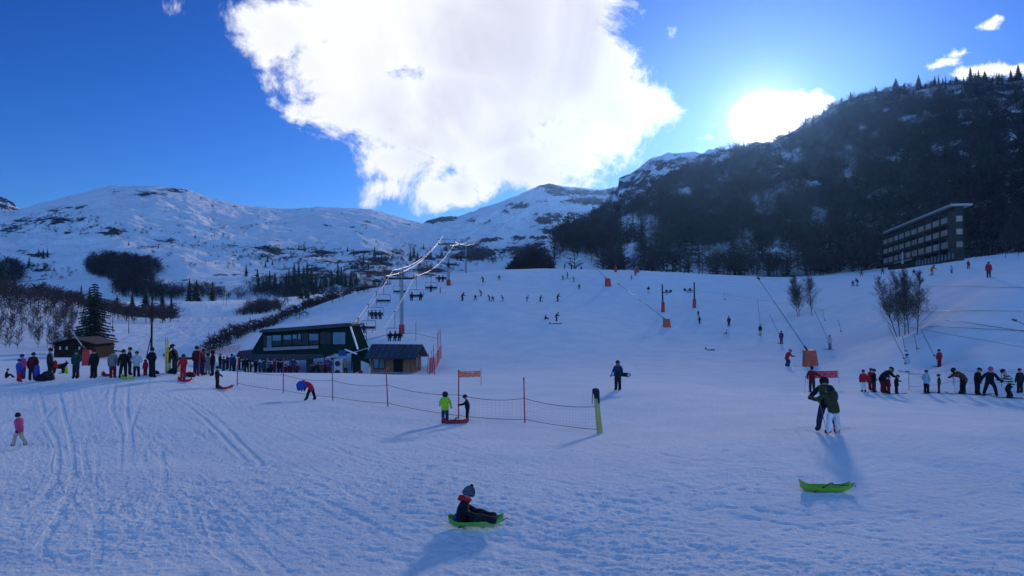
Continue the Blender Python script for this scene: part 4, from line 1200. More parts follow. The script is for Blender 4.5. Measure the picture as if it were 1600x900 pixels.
for k_ in range(3): MB().box((-.06, -fs * 1.2, (12.9, 9.0, 5.1)[k_]), (.12, 1.7, 1.7)).build('end_balcony_panel', M_HB, ht_)
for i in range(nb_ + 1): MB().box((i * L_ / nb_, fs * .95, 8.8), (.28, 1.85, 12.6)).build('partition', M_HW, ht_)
for i in range(12):
    MB().box((2 + i * 3.6, fs * .04, 1.9), (1.9, .1, 2.1)).build('ground_floor_window', M('pale_frame', (.24, .25, .26), rough=.6), ht_)
MB().box((L_ * .62, fs * 2.2, 3.2), (L_ * .3, .2, .5)).build('canopy', M_HB, ht_)
MB().box((L_ * .60, fs * 2.6, 4.4), (1.0, .2, 4.2)).box((L_ * .60, fs * 2.6, 2.6), (2.6, .22, .8)).build('sign_pylon', M('sign_white', (.6, .6, .66), rough=.6), ht_)

# ------------------------------------------------------------------ chairlift line
def tower(px_base, d, top_py, arm_px, label, pad_h, r=.26):
    b = GD(px_base, d); topz = P(px_base, top_py, d).z; h = topz - b.z
    t = thing('lift_tower', b, label, 'lift tower', 'chairlift towers')
    x0, x1 = [(q - px_base) / F * d for q in arm_px]
    MB().tube((0, 0, -.3), (0, 0, h), r, r * .85, 14).build('pole', M_STEEL, t, smooth=False)
    MB().box(((x0 + x1) / 2, 0, h + .1), (x1 - x0, .35, .34)).build('crossarm', M_DARKST, t, bevel=.03)
    MB().tube((0, 0, -.1), (0, 0, pad_h), r * 1.75, r * 1.65, 12).build('pad', M_PADRED, t)
    fr_ = MB()
    for x in (x0 + .15, x1 - .15, (x0 + x1) / 2 - .5, (x0 + x1) / 2 + .5): fr_.box((x, 0, h + .6), (.07, .07, 1.0))
    fr_.box(((x0 + x1) / 2, 0, h + 1.12), (x1 - x0 + .5, .08, .08)); fr_.build('lifting_frame', M_DARKST, t)
    lad = MB(); lad.box((-r - .12, 0, h / 2), (.03, .03, h)); lad.build('ladder', M_DARKST, t)
    for x in (x0, x1):
        sh_ = MB().box((x, 0, h + .12), (.12, 3.2, .16)).build('sheave_beam', M_DARKST, t)
        wv = MB()
        for k in range(6): wv.tube((x - .06, -1.4 + k * .56, h + .28), (x + .06, -1.4 + k * .56, h + .28), .19, n=12)
        wv.build('sheave', M_DARKST, sh_)
    return b, h, Vector((b.x + x0, d, topz + .5)), Vector((b.x + x1, d, topz + .5))
b1, h1, T1u, T1d = tower(628, 118, 436, (603, 648), 'nearest chairlift tower with a red padded foot behind the hut roof', 1.35)
b2, h2, T2u, T2d = tower(701, 167, 382, (685, 711), 'second chairlift tower with red foot on the crest of the slope', 1.2, .28)
b3, h3, T3u, T3d = tower(728, 232, 384, (717, 739), 'third and farthest chairlift tower beyond the crest', 1.2, .3)
SU, SDn = P(553, 506, 95), P(600, 513, 95)
def sag(a, b, s, n=14): return [a.lerp(b, i / n) - Vector((0, 0, s * 4 * (i / n) * (1 - i / n))) for i in range(n + 1)]
T4u, T4d = P(742, 372, 330), P(752, 372, 330)
up_line = sag(SU, T1u, .25) + sag(T1u, T2u, 1.5)[1:] + sag(T2u, T3u, .5)[1:] + sag(T3u, T4u, .5)[1:]
dn_line = sag(SDn, T1d, .25) + sag(T1d, T2d, 1.5)[1:] + sag(T2d, T3d, .5)[1:] + sag(T3d, T4d, .5)[1:]
hr_ = MB(); hr_.path(up_line, .05, 6); o = hr_.build('haul_rope', M_ROPE); tag(o, 'bright steel haul rope of the climbing side of the chairlift', 'cable', 'chairlift cables')
hr_ = MB(); hr_.path(dn_line, .045, 6); o = hr_.build('haul_rope', M_ROPE); tag(o, 'bright steel haul rope of the returning side of the chairlift', 'cable', 'chairlift cables')
cm = MB(); cm.path(sag(P(561, 505, 94), T1u + Vector((1.1, 0, .9)), .1) + sag(T1u + Vector((1.1, 0, .9)), T2u + Vector((1.0, 0, 1.4)), 1.5)[1:], .035, 6)
o = cm.build('signal_cable', M_ROPE); tag(o, 'thinner bright cable strung between the station and two nearer towers', 'cable', 'chairlift cables')

def make_chair():
    t = thing('lift_chair', (0, 0, 0), 'chair', 'chairlift chair', 'chairs on the chairlift')
    MB().path([(0, 0, 0), (0, 0, -1.9), (0, .25, -2.25)], .035).box((0, 0, -.03), (.16, .5, .2)).build('hanger', M_DARKST, t)
    MB().path([(-1.05, .1, -3.55), (-1.1, .25, -2.5), (-1.0, .25, -2.25), (1.0, .25, -2.25), (1.1, .25, -2.5), (1.05, .1, -3.55)], .032).build('frame', M_DARKST, t)
    MB().box((0, -.12, -3.52), (2.1, .5, .06)).build('seat', M_DARKST, t, bevel=.02)
    MB().box((0, .15, -3.2), (2.0, .05, .34)).build('backrest', M_DARKST, t, bevel=.02)
    MB().path([(-1.0, .1, -3.0), (-1.0, -.5, -3.05), (1.0, -.5, -3.05), (1.0, .1, -3.0)], .022).path([(-.5, -.5, -3.05), (-.5, -.62, -3.95), (.5, -.62, -3.95), (.5, -.5, -3.05)], .02).build('safety_bar', M_DARKST, t)
    return t
chair0 = make_chair(); used_chair = [False]
def on_line(line, d):
    for a, b in zip(line[:-1], line[1:]):
        if a.y <= d <= b.y: return a.lerp(b, (d - a.y) / (b.y - a.y))
    return line[-1].copy()
LIFT_RIDERS = []
def put_chair(line, d, away, riders, label):
    p = on_line(line, d)
    # chair front (local -y) looks down-valley for the returning side, up-valley for the climbing side
    rz = math.pi if away else 0.0
    if not used_chair[0]:
        c = chair0; c.location = p; c.rotation_euler.z = rz; c['label'] = label; used_chair[0] = True
    else: c = copy_tree(chair0, p, rz, label)
    n = len(riders)
    for i, (x, jk, tr, lb) in enumerate(riders):
        pos = p + Vector((x * (1 if not away else -1), 0.02 if not away else -.02, -3.42 - .55 * .96))
        LIFT_RIDERS.append((pos, 0 if away else 180, jk, tr, lb, away))
for a in [(up_line, 97.5, True, [], 'empty lift chair just leaving the right end of the station'),
          (up_line, 104, True, [(.6, 'navy', 'navy', 'rider in navy on the nearest climbing chair left of the first tower')], 'nearest climbing lift chair left of the first tower with one rider'),
          (up_line, 110, True, [(-.5, 'dark', 'black', 'rider in black at left on the second climbing chair'), (.1, 'black', 'dark', 'middle rider on the second climbing chair'), (.65, 'dark', 'navy', 'right rider on the second climbing chair')], 'second climbing lift chair with three riders left of the first tower'),
          (up_line, 116, True, [], 'climbing lift chair just reaching the first tower'),
          (up_line, 128, True, [], 'climbing lift chair just past the first tower'),
          (dn_line, 102, False, [(-.6, 'black', 'black', 'left of the three riders on the chair by the red tower foot'), (.1, 'dark', 'black', 'middle rider on the chair by the red tower foot'), (.7, 'black', 'dark', 'right rider on the chair by the red tower foot')], 'returning lift chair with three riders beside the red foot of the first tower'),
          (dn_line, 119.5, False, [(-.7, 'dark', 'black', 'left of two riders on the chair right of the first tower'), (.7, 'black', 'dark', 'right of two riders on the chair right of the first tower')], 'returning lift chair with two riders just right of the first tower'),
          (dn_line, 134, False, [(0, 'dark', 'dark', 'lone rider on a returning chair midway between the two nearer towers')], 'returning lift chair with a lone rider between the two nearer towers'),
          (dn_line, 146, False, [(-.35, 'navy', 'black', 'left of the pair riding a high chair before the second tower'), (.35, 'navy', 'dark', 'right of the pair riding a high chair before the second tower')], 'returning lift chair with a close pair of riders before the second tower'),
          (dn_line, 160, False, [(-.5, 'dark', 'dark', 'rider on the chair just in front of the second tower')], 'returning lift chair just in front of the second tower'),
          (dn_line, 178, False, [(-.4, 'dark', 'black', 'left rider on the first chair beyond the second tower'), (.4, 'black', 'black', 'right rider on the first chair beyond the second tower')], 'first returning lift chair beyond the second tower'),
          (dn_line, 198, False, [], 'second returning lift chair beyond the second tower'), (dn_line, 218, False, [], 'returning lift chair just before the third tower'), (dn_line, 245, False, [], 'farthest returning lift chair behind the third tower'),
          (up_line, 150, True, [], 'climbing lift chair midway between the two nearer towers'), (up_line, 172, True, [], 'climbing lift chair just beyond the second tower'), (up_line, 205, True, [], 'climbing lift chair between the second and third towers')]:
    put_chair(*a)

# ------------------------------------------------------------------ snow lances
def lance(px, py, tip, d, label, bw, bh, mat=None, tilt=0.0):
    b = G(px, py, 50) if d is None else GD(px, d); d = b.y
    s_ = d / F
    t = thing('snow_lance', b, label, 'snow lance', 'snow-making lances')
    w_, h_ = bw * s_, bh * s_
    MB().prism([(-w_/2 * 1.05, -.1), (w_/2 * 1.15, -.1), (w_/2 * .75, h_), (-w_/2 * .95, h_)], -w_ * .3, w_ * .3).build('pad', mat or M_PADOR, t, bevel=.05)
    tp = Vector(((tip[0] - px) * s_, -.3, (py - tip[1]) * s_)); st_ = Vector((-w_ * .15, 0, h_ * .9))
    MB().tube(st_, tp, .06, .035, 8).build('lance_pipe', M_STEEL, t)
    MB().tube(st_ - (tp - st_).normalized() * .1, st_ + (tp - st_).normalized() * .7, .09, n=8).build('sleeve', M_DARKST, t)
    dd = (tp - st_).normalized(); MB().tube(tp - dd * .05, tp + dd * .3, .085, .06, 8).box(tp + dd * .12, (.3, .12, .1)).build('nozzle', M_DARKST, t)
    return t
lance(1266, 573, (1186, 437), None, 'largest snow lance with a wide orange-red padded foot in the right middle', 20, 26)
lance(1042, 511, (968, 445), None, 'snow lance with small orange padded foot left of the drag-lift pylons', 11, 13)
lance(950, 447, (915, 402), None, 'snow lance with a bright red boot-shaped foot near the crest', 9, 12, M_PADRED)
lance(136, 571, (111, 513), None, 'snow lance with red padded foot standing among the onlookers at left', 13, 24, M_PADRED)
lance(1648, 545, (1584, 501), None, 'snow lance of which only the tip enters at the right edge', 14, 20)

# ------------------------------------------------------------------ drag lift
def drag_pylon(px, py, top, arm, label, padh, d=None):
    b = G(px, py, 60) if d is None else GD(px, d); s_ = b.y / F
    t = thing('drag_lift_pylon', b, label, 'lift pylon', 'drag-lift pylons')
    h = (py - top) * s_
    MB().tube((0, 0, -.2), (-.12 if arm > 0 else .0, 0, h), .17, .13, 10).build('pole', M_DARKST, t)
    MB().tube((0, 0, -.1), (0, 0, padh * s_), .34, .30, 10).build('pad', M_PADRED, t)
    if arm:
        z = h * .70 if arm > 0 else h * .66
        MB().box((arm * s_ / 2, 0, z), (abs(arm) * s_, .18, .16)).box((arm * s_ * .5, 0, z - .3), (abs(arm) * s_ * .55, .1, .1)).build('arm', M_DARKST, t)
        wv = MB()
        for x in (.45, 1.0):
            wv.tube((arm * s_ * x, -.7, z + .28), (arm * s_ * x, .7, z + .28), .08, n=8)
            for y in (-.6, 0, .6): wv.tube((arm * s_ * x - .07, y, z + .25), (arm * s_ * x + .07, y, z + .25), .26, n=12)
        wv.build('sheave', M_DARKST, t)
        return b + Vector((arm * s_, 0, z + .5))
    return b
pA = drag_pylon(1036, 487, 444, 12, 'left of the two nearer drag-lift pylons, its arm reaching right', 15)
pB = drag_pylon(1085, 481, 441, -15, 'right of the two nearer drag-lift pylons, its arm reaching left', 14)
drag_pylon(962, 425.5, 386, 0, 'left of the two far drag-lift pylons on the crest', 9, 188)
drag_pylon(997, 426, 398, 0, 'right of the two far drag-lift pylons on the crest', 9, 188)
cab_pts = [pB, P(1184, 468, 112), P(1272, 482, 88), P(1387, 505, 67), P(1440, 515, 63), P(1700, 560, 52)]
cbm = MB(); cbm.path(cab_pts, .012, 4); o = cbm.build('drag_cable', M_DARKST); tag(o, 'thin dark drag-lift cable over the right-hand slope', 'cable')
HANG = [(1184,470,1188,509,112),(1203,492,1217,521,100),(1272,484,1293,528,88),(1387,507,1413,560,63.5),(1440,517,1460,556,63)]
for i, (x0, y0, x1, y1, d) in enumerate(HANG):
    lb = ['of the upper rider in yellow trousers', 'of the dark rider left of the big lance', 'of the pale rider right of the big lance', 'of the pale child below the large bare trees', 'of the red child below the large bare trees'][i]
    a, b = P(x0, y0, d), P(x1, y1, d); t = thing('tow_hanger', a, 'thin tow hanger ' + lb, 'tow hanger', 'drag-lift tow hangers')
    MB().tube((0, 0, 0), b - a, .022, n=6).build('stick', M_DARKST, t); MB().tube((b - a) - Vector((.1, 0, 0)), (b - a) + Vector((.1, 0, 0)), .05, n=8).build('disc', M_DARKST, t)
for i, (x, y, d) in enumerate([(1285, 497, 90), (1310, 513, 84), (1428, 535, 66), (1410, 538, 64), (1130, 470, 130)]):
    a = P(x, y - 14, d); t = thing('tow_hanger', a, ['empty tow hanger dangling right of the smaller bare trees', 'empty tow hanger dangling above and right of the big orange foot', 'empty tow hanger dangling under the large bare trees', 'small empty tow hanger left under the large bare trees', 'empty tow hanger beside the near drag-lift pylon'][i], 'tow hanger', 'drag-lift tow hangers')
    MB().tube((0, 0, 0), (.25, 0, -1.3), .02, n=6).build('stick', M_DARKST, t); MB().tube((.15, 0, -1.3), (.4, 0, -1.32), .045, n=8).build('disc', M_DARKST, t)

# ------------------------------------------------------------------ poles and lines at left
ub = GD(238, 100)
up_ = thing('utility_pole', ub, 'tall dark wooden utility pole with a stay behind the onlookers', 'utility pole')
MB().tube((0, 0, -.3), (0, 0, P(238, 455, 100).z - ub.z), .15, .10, 10).build('pole', M_WOODD, up_)
MB().tube((-.75, 0, 0), (-.05, 0, 3.3), .06, n=6).build('stay', M_WOODD, up_)
MB().box((0, 0, 7.6), (1.5, .1, .12)).build('crossarm', M_WOODD, up_)
for i, (x, y1, y0) in enumerate([(176, 519, 484), (201, 520, 490), (228, 505, 478), (185, 498, 478), (256, 500, 476), (354, 478, 458), (349, 478, 458)]):
    p = G(x, y1, 110) if i < 5 else GD(x, 350)
    t = thing('piste_pole', p, ['slim pole left of all on the sunlit valley piste', 'second slim pole from left on the sunlit valley piste', 'slim pole just left of the utility pole', 'short pole at the top edge of the valley piste', 'slim pole just right of the utility pole', 'right one of two slim poles above the sunlit mound', 'left one of two slim poles above the sunlit mound'][i], 'pole', 'slim poles about the valley piste')
    hh = (y1 - y0) * p.y / F
    MB().tube((0, 0, -.2), (0, 0, hh), .09, .06, 6).build('post', M_DARKST, t); MB().box((0, 0, hh * .97), (.5, .06, .06)).build('crossbar', M_DARKST, t)

# ------------------------------------------------------------------ safety net and its poles in the middle
FP = [(312,588,540,'red',47,2),(372,603,561,'red',45,1),(444,614,560,'red',44,0),(521,625,573,'grey',41,-1),(607,635,580,'red',38,-3.0),(717,652,580,'red',33,0),(820,662,592,'red',32.5,-1.6)]
FL = ['red fence pole in front of the maroon-jacketed onlooker', 'short red fence pole right of the child with the red sledge', 'red fence pole in front of the station crowd', 'grey fence pole in front of the station drums',
      'leaning red fence pole in front of the timber hut', 'tall red fence pole behind the lime-jacketed child', 'red fence pole nearest the yellow padded end post']
tops, bots = [], []
for (x, y, yt, c, d, lean), lb in zip(FP, FL):
    b = GD(x, d); s_ = d / F; h = (P(x, yt, d).z - b.z)
    t = thing('fence_pole', b, lb, 'pole', 'poles of the safety-net fence')
    top = Vector((lean * s_, 0, h))
    MB().tube((0, 0, -.15), top, .03, .026, 8).build('shaft', M_REDPOLE if c == 'red' else M_GREYPOLE, t)
    MB().tube(top * .985, top * 1.03, .035, n=8).build('cap', M_REDPOLE if c == 'red' else M_GREYPOLE, t)
    if lean == -3.0: MB().ball(top + Vector((0, 0, .12)), .07, 8, 5).build('knob', M_PADRED, t)
    tops.append(b); bots.append(b)
eb = GD(935, 29.5)
t = thing('padded_post', eb, 'yellow padded end post of the fence with a dark jacket hung on top', 'padded post')
MB().tube((.05, 0, -.1), (-.12, 0, 1.72), .12, .09, 12).build('padding', M('yellow_foam', (.42, .40, .12), rough=.7), t, smooth=False)
j = thing('hung_jacket', eb + Vector((-.12, -.02, 1.40)), 'dark blue jacket slung over the top of the yellow post', 'jacket')
MB().box((0, 0, .26), (.27, .24, .2), taper=.9).build('hood', cloth('navy'), j, False, bevel=.05)
MB().tube((.09, -.05, .25), (.12, -.10, -.22), .055, .03, 8).tube((-.12, -.05, .25), (-.15, -.06, -.24), .02, .012, 8).build('sleeve', cloth('navy'), j, True)
MB().tube((-.02, -.09, .25), (.0, -.12, -.02), .10, .06, 10).build('body', cloth('dark'), j, True)
anchors = [GD(260, 50)] + tops[:] + [eb]
def rope_pts(frac_z):
    out = []
    for i in range(2, len(anchors) - 1):
        a, b = anchors[i].copy(), anchors[i + 1].copy(); a.z += frac_z; b.z += frac_z
        out += sag(a, b, .14 if frac_z > .5 else .05, 8)[(0 if i == 2 else 1):]
    return out
tp_, bt_ = rope_pts(1.05), rope_pts(.16)
sn = thing('safety_net', anchors[2], 'low dark safety net with two ropes strung from pole to pole', 'net')
o_ = anchors[2]
MB().path([p - o_ for p in tp_], .012, 5).build('top_rope', M_NET, sn); MB().path([p - o_ for p in bt_], .012, 5).build('bottom_rope', M_NET, sn)
mesh_ = MB()
for a, b, c, d in zip(tp_[:-1], tp_[1:], bt_[:-1], bt_[1:]):
    n = max(1, int((b - a).length / .16))
    for k in range(n):
        u, v = a.lerp(b, k / n) - o_, c.lerp(d, k / n) - o_; mesh_.tube(u, v, .0014, n=3, caps=False)
    for k in range(1, 7): mesh_.tube(a.lerp(c, k / 7) - o_, b.lerp(d, k / 7) - o_, .0014, n=3, caps=False)
mesh_.build('netting', M_NET, sn)

def banner(p0, w_, h_, z, label, mat, pole_dx, mat_pole):
    t = thing('banner', p0, label, 'banner')
    b = MB(); n = 8
    for i in range(n):
        x0, x1 = w_ * i / n, w_ * (i + 1) / n; s0, s1 = math.sin(i * .9) * .02, math.sin((i + 1) * .9) * .02
        dz0, dz1 = .03 * i / n, .03 * (i + 1) / n
        b.quad((x0, s0, z + dz0), (x1, s1, z + dz1), (x1, s1, z + h_ + dz1), (x0, s0, z + h_ + dz0)); b.quad((x0, s0 + .004, z + dz0), (x0, s0 + .004, z + h_ + dz0), (x1, s1 + .004, z + h_ + dz1), (x1, s1 + .004, z + dz1))
    b.build('cloth', mat, t)
    MB().tube((w_ + pole_dx, 0, z - .35), (w_ + pole_dx, 0, z + h_ + .15), .012, n=6).build('stick', mat_pole, t)
def banner_mat(name, c0, c1):
    m = principled(name, c0, rough=.7); t = NT(m.node_tree); g = t.add('ShaderNodeTexCoord')
    n = t.noise(t.vscale(g.outputs['Object'], (6, 1, 14)), 1.0, 3, .6)
    t.put(t.n['Principled BSDF'].inputs['Base Color'], t.mix(t.ss(n, .5, .6), c0, c1)); return m
banner(tops[5] + Vector((.02, 0, 0)), .92, .27, P(717, 590, 33).z - tops[5].z, 'small orange net banner tied to the tall red fence pole', banner_mat('orange_banner', (.75, .17, .06), (.75, .42, .35)), .03, M_GREYPOLE)
rb = GD(1270, 53); banner(rb, 1.68, .50, P(1270, 591, 53).z - rb.z, 'red banner strung behind the embracing couple', banner_mat('red_banner', (.62, .03, .06), (.62, .18, .22)), .06, M_GREYPOLE)
MB().tube((0, 0, -.1), (0, 0, 1.2), .02, n=6).build('banner_post', M_GREYPOLE); o = bpy.data.objects['banner_post']; o.location = GD(1270, 53.05); tag(o, 'thin grey post at left end of the red banner', 'post')

# ------------------------------------------------------------------ red nets and poles right of the hut
RP = [(671,78,548,590,4),(680,77,545,592,-3),(676,81,538,585,2),(683,86,520,560,1),(686,89,515,556,0),(690,92,514,550,-2),(668,80,552,586,2)]
RPb = []
for i, (x, d, yt, yb, ln) in enumerate(RP):
    b = GD(x, d); s_ = d / F; RPb.append((b, (583 - yt) * s_ * .9))
    t = MB().tube((0, 0, -.1), (ln * s_, 0, P(x, yt, d).z - b.z), .035, .03, 7).build('net_pole', M_REDPOLE); t.location = b
    tag(t, ['front left red net pole right of the hut', 'front right red net pole right of the hut', 'middle red net pole right of the hut', 'red net pole higher up right of the hut roof', 'tallest red net pole above the hut roof corner', 'rearmost red net pole right of the hut', 'red net pole closest to the hut wall'][i], 'pole', 'red net poles right of the hut')
nn = thing('red_net', RPb[0][0], 'slack red safety net climbing the slope right of the timber hut', 'net')
seq = [RPb[1][0], RPb[0][0], RPb[2][0], RPb[3][0], RPb[4][0], RPb[5][0]]; nb2 = MB()
for a, b in zip(seq[:-1], seq[1:]):
    n = 8
    for k in range(n + 1): q = a.lerp(b, k / n) - RPb[0][0]; nb2.tube(q + Vector((0, 0, .1)), q + Vector((0, 0, 1.7)), .016, n=3, caps=False)
    for k in range(9): z = .1 + 1.6 * k / 8; nb2.tube(a - RPb[0][0] + Vector((0, 0, z)), b - RPb[0][0] + Vector((0, 0, z * .96)), .016, n=3, caps=False)
nb2.build('netting', M_NETRED, nn)
lnn = thing('red_net', GD(322, 92), 'low dark red net on the snow edge left of the station', 'net')
nb3 = MB(); q0, q1 = GD(318, 92), GD(372, 104)
for k in range(26): q = q0.lerp(q1, k / 25) - q0; nb3.tube(q, q + Vector((0, 0, .8)), .02, n=3, caps=False)
for k in range(5): nb3.tube(Vector((0, 0, .2 * k)), q1 - q0 + Vector((0, 0, .2 * k)), .02, n=3, caps=False)
nb3.build('netting', M_NETRED, lnn)
# rope line round the first tower
for i, (x, d, yt, yb) in enumerate([(573, 108, 504, 530), (650, 108, 503, 527)]):
    b = GD(x, d); t = MB().tube((0, 0, -.1), (0, 0, P(x, yt, d).z - b.z), .03, n=6).build('rope_post', M_DARKST); t.location = b
    tag(t, ['thin dark post above the left end of the hut roof', 'thin dark post above the right end of the hut roof'][i], 'post', 'rope posts round the first tower')
rp = [P(572, 531, 108), P(600, 524, 110), P(628, 521, 112), P(650, 521, 112), P(684, 529, 106)]
o = MB().path(rp, .025, 5).build('rope_line', M_DARKST); tag(o, 'dark slack rope round the foot of the first tower', 'rope')
# queue ropes on the right
QP = [(1418, 50, 1.15), (1487, 51.5, 1.1), (1562, 50.5, 1.15), (1640, 50, 1.1)]
qb = []
for i, (x, d, h) in enumerate(QP):
    b = GD(x, d); qb.append(b); t = MB().tube((0, 0, -.1), (0, 0, h), .018, n=6).build('queue_post', M_GREYPOLE); t.location = b
    tag(t, ['queue post left of the child in pale blue', 'queue post in front of the leaning skier', 'queue post left of the striped jumper', 'queue post at the right edge'][i], 'post', 'posts of the queue rope')
for zz, lb in ((1.05, 'upper rope strung along the posts of the right-hand queue'), (.25, 'lower rope strung along the posts of the right-hand queue')):
    pts_ = []
    for a, b in zip(qb[:-1], qb[1:]): pts_ += sag(a + Vector((0, 0, zz)), b + Vector((0, 0, zz)), .12, 6)
    o = MB().path(pts_, .009, 4).build('queue_rope', M_NETRED); tag(o, lb, 'rope', 'queue ropes')
qn = thing('queue_net', qb[1], 'fine reddish net behind the right-hand queue', 'net'); nb4 = MB()
for k in range(46): q = (qb[1].lerp(qb[3], k / 45) + Vector((0, 1.0, 0))) - qb[1]; nb4.tube(q, q + Vector((0, 0, 1.05)), .004, n=3, caps=False)
for k in range(8): nb4.tube(Vector((0, 1, .15 * k)), qb[3] - qb[1] + Vector((0, 1, .15 * k)), .004, n=3, caps=False)
nb4.build('netting', M_NETRED, qn)
for i, (x0, y0, x1, y1) in enumerate([(1395, 447, 1600, 451), (1440, 487, 1600, 488), (1440, 511, 1600, 519), (1480, 501, 1600, 520)]):
    n = 14; ps = [G(x0 + (x1 - x0) * k / n, y0 + (y1 - y0) * k / n, 50) + Vector((0, 0, .12)) for k in range(n + 1)]
    o = MB().path(ps, .022, 4).build('slope_line', M_DARKST); tag(o, ['uppermost thin dark line lying across the right slope', 'second thin dark line lying across the right slope', 'third thin dark line lying across the right slope', 'slanting thin dark line crossing the lowest one on the right slope'][i], 'rope', 'thin lines across the right slope')
# ------------------------------------------------------------------ sledges and bags
def sled_mesh(L=1.0, W=.44, back=.20, nose=.10):
    """a pan sledge: outer and inner skin, raised nose (+x) and higher back (-x)"""
    b = MB(); n, m = 18, 10; rows = []
    for i in range(n + 1):
        t = i / n; x = -L / 2 + L * t
        wv = W / 2 * (.72 + .28 * math.sin(math.pi * min(t * 1.25, 1) ** .8)) * (1 - .62 * max(0, (t - .72) / .28) ** 1.8)
        floor = .015 + nose * max(0, (t - .72) / .28) ** 2 + .05 * max(0, (.12 - t) / .12)
        side = .07 + (back - .07) * max(0, (.22 - t) / .22) + .02 * t
        row = []
        for k in range(m + 1):
            u = -1 + 2 * k / m
            row.append((x, wv * math.copysign(abs(u) ** .8, u), floor + side * max(0, (abs(u) - .45) / .55) ** 1.6))
        rows.append(row)
    def skin(dz, flip):
        o = len(b.v)
        for r in rows:
            for p in r: b.v.append((p[0], p[1], p[2] + dz))
        for i in range(n):
            for k in range(m):
                f = (o + i * (m + 1) + k, o + i * (m + 1) + k + 1, o + (i + 1) * (m + 1) + k + 1, o + (i + 1) * (m + 1) + k)
                b.f.append(f if not flip else f[::-1])
        return o
    o1, o2 = skin(0, True), skin(.022, False); w1_ = m + 1
    for i in range(n):
        for k in (0, m):
            a, c = o1 + i * w1_ + k, o1 + (i + 1) * w1_ + k; b.f.append((a, c, c - o1 + o2, a - o1 + o2))
    for k in range(m):
        for i in (0, n): a = o1 + i * w1_ + k; b.f.append((a, a + 1, a + 1 - o1 + o2, a - o1 + o2))
    # transom closing the back
    r = rows[0]; top = r[0][2] + .03
    for k in range(m): b.quad((r[k][0] + .01, r[k][1], r[k][2]), (r[k+1][0] + .01, r[k+1][1], r[k+1][2]), (r[k+1][0] - .03, r[k+1][1], top), (r[k][0] - .03, r[k][1], top))
    b._rows = rows
    return b
def plastic(n, c): return M('plastic_' + n, c, rough=.35, vary=.12, vscale=3, spec=.5)
PL = {'lime': (.20, .44, .03), 'green': (.10, .40, .06), 'red': (.42, .02, .04), 'yellow': (.45, .55, .05), 'blue': (.03, .08, .4)}
def sled(p, col, rz, label, L=1.0, back=.20, tilt=0, roll=0, bars=True):
    t = thing('sledge', p, label, 'sledge', 'sledges on the snow', RAD(rz)); t.rotation_euler.y = RAD(tilt); t.rotation_euler.x = RAD(roll)
    m = sled_mesh(L, .44, back); m.build('hull', plastic(col, PL[col]), t, smooth=True)
    rows = m._rows
    for k in (0, -1): MB().path([Vector(r[k]) + Vector((0, 0, .022)) for r in rows], .012, 5).build('rim', plastic(col, PL[col]), t, smooth=True)
    if bars:
        for sg in (-1, 1): MB().path([(-.05, sg * .2, .13), (.02, sg * .21, .22), (.12, sg * .2, .25)], .016, 6).build('brake_lever', M_DARKST, t)
    MB().path([(L/2 - .02, 0, .11), (L/2 + .08, .02, .15), (L/2 + .12, .05, .1)], .008, 5).build('tow_rope', M_DARKST, t)
    return t
def bag(p, size, col, label, cat='bag', rz=0):
    t = thing('bag', p, label, cat, 'bags about the slope', RAD(rz))
    MB().box((0, 0, size[2] * .5), size, taper=.72).build('body', cloth(col), t, True, bevel=min(size) * .22)
    MB().path([(-size[0] * .25, 0, size[2] * .85), (0, 0, size[2] * 1.1), (size[0] * .25, 0, size[2] * .85)], .02).build('strap', cloth('dark'), t)
    return t

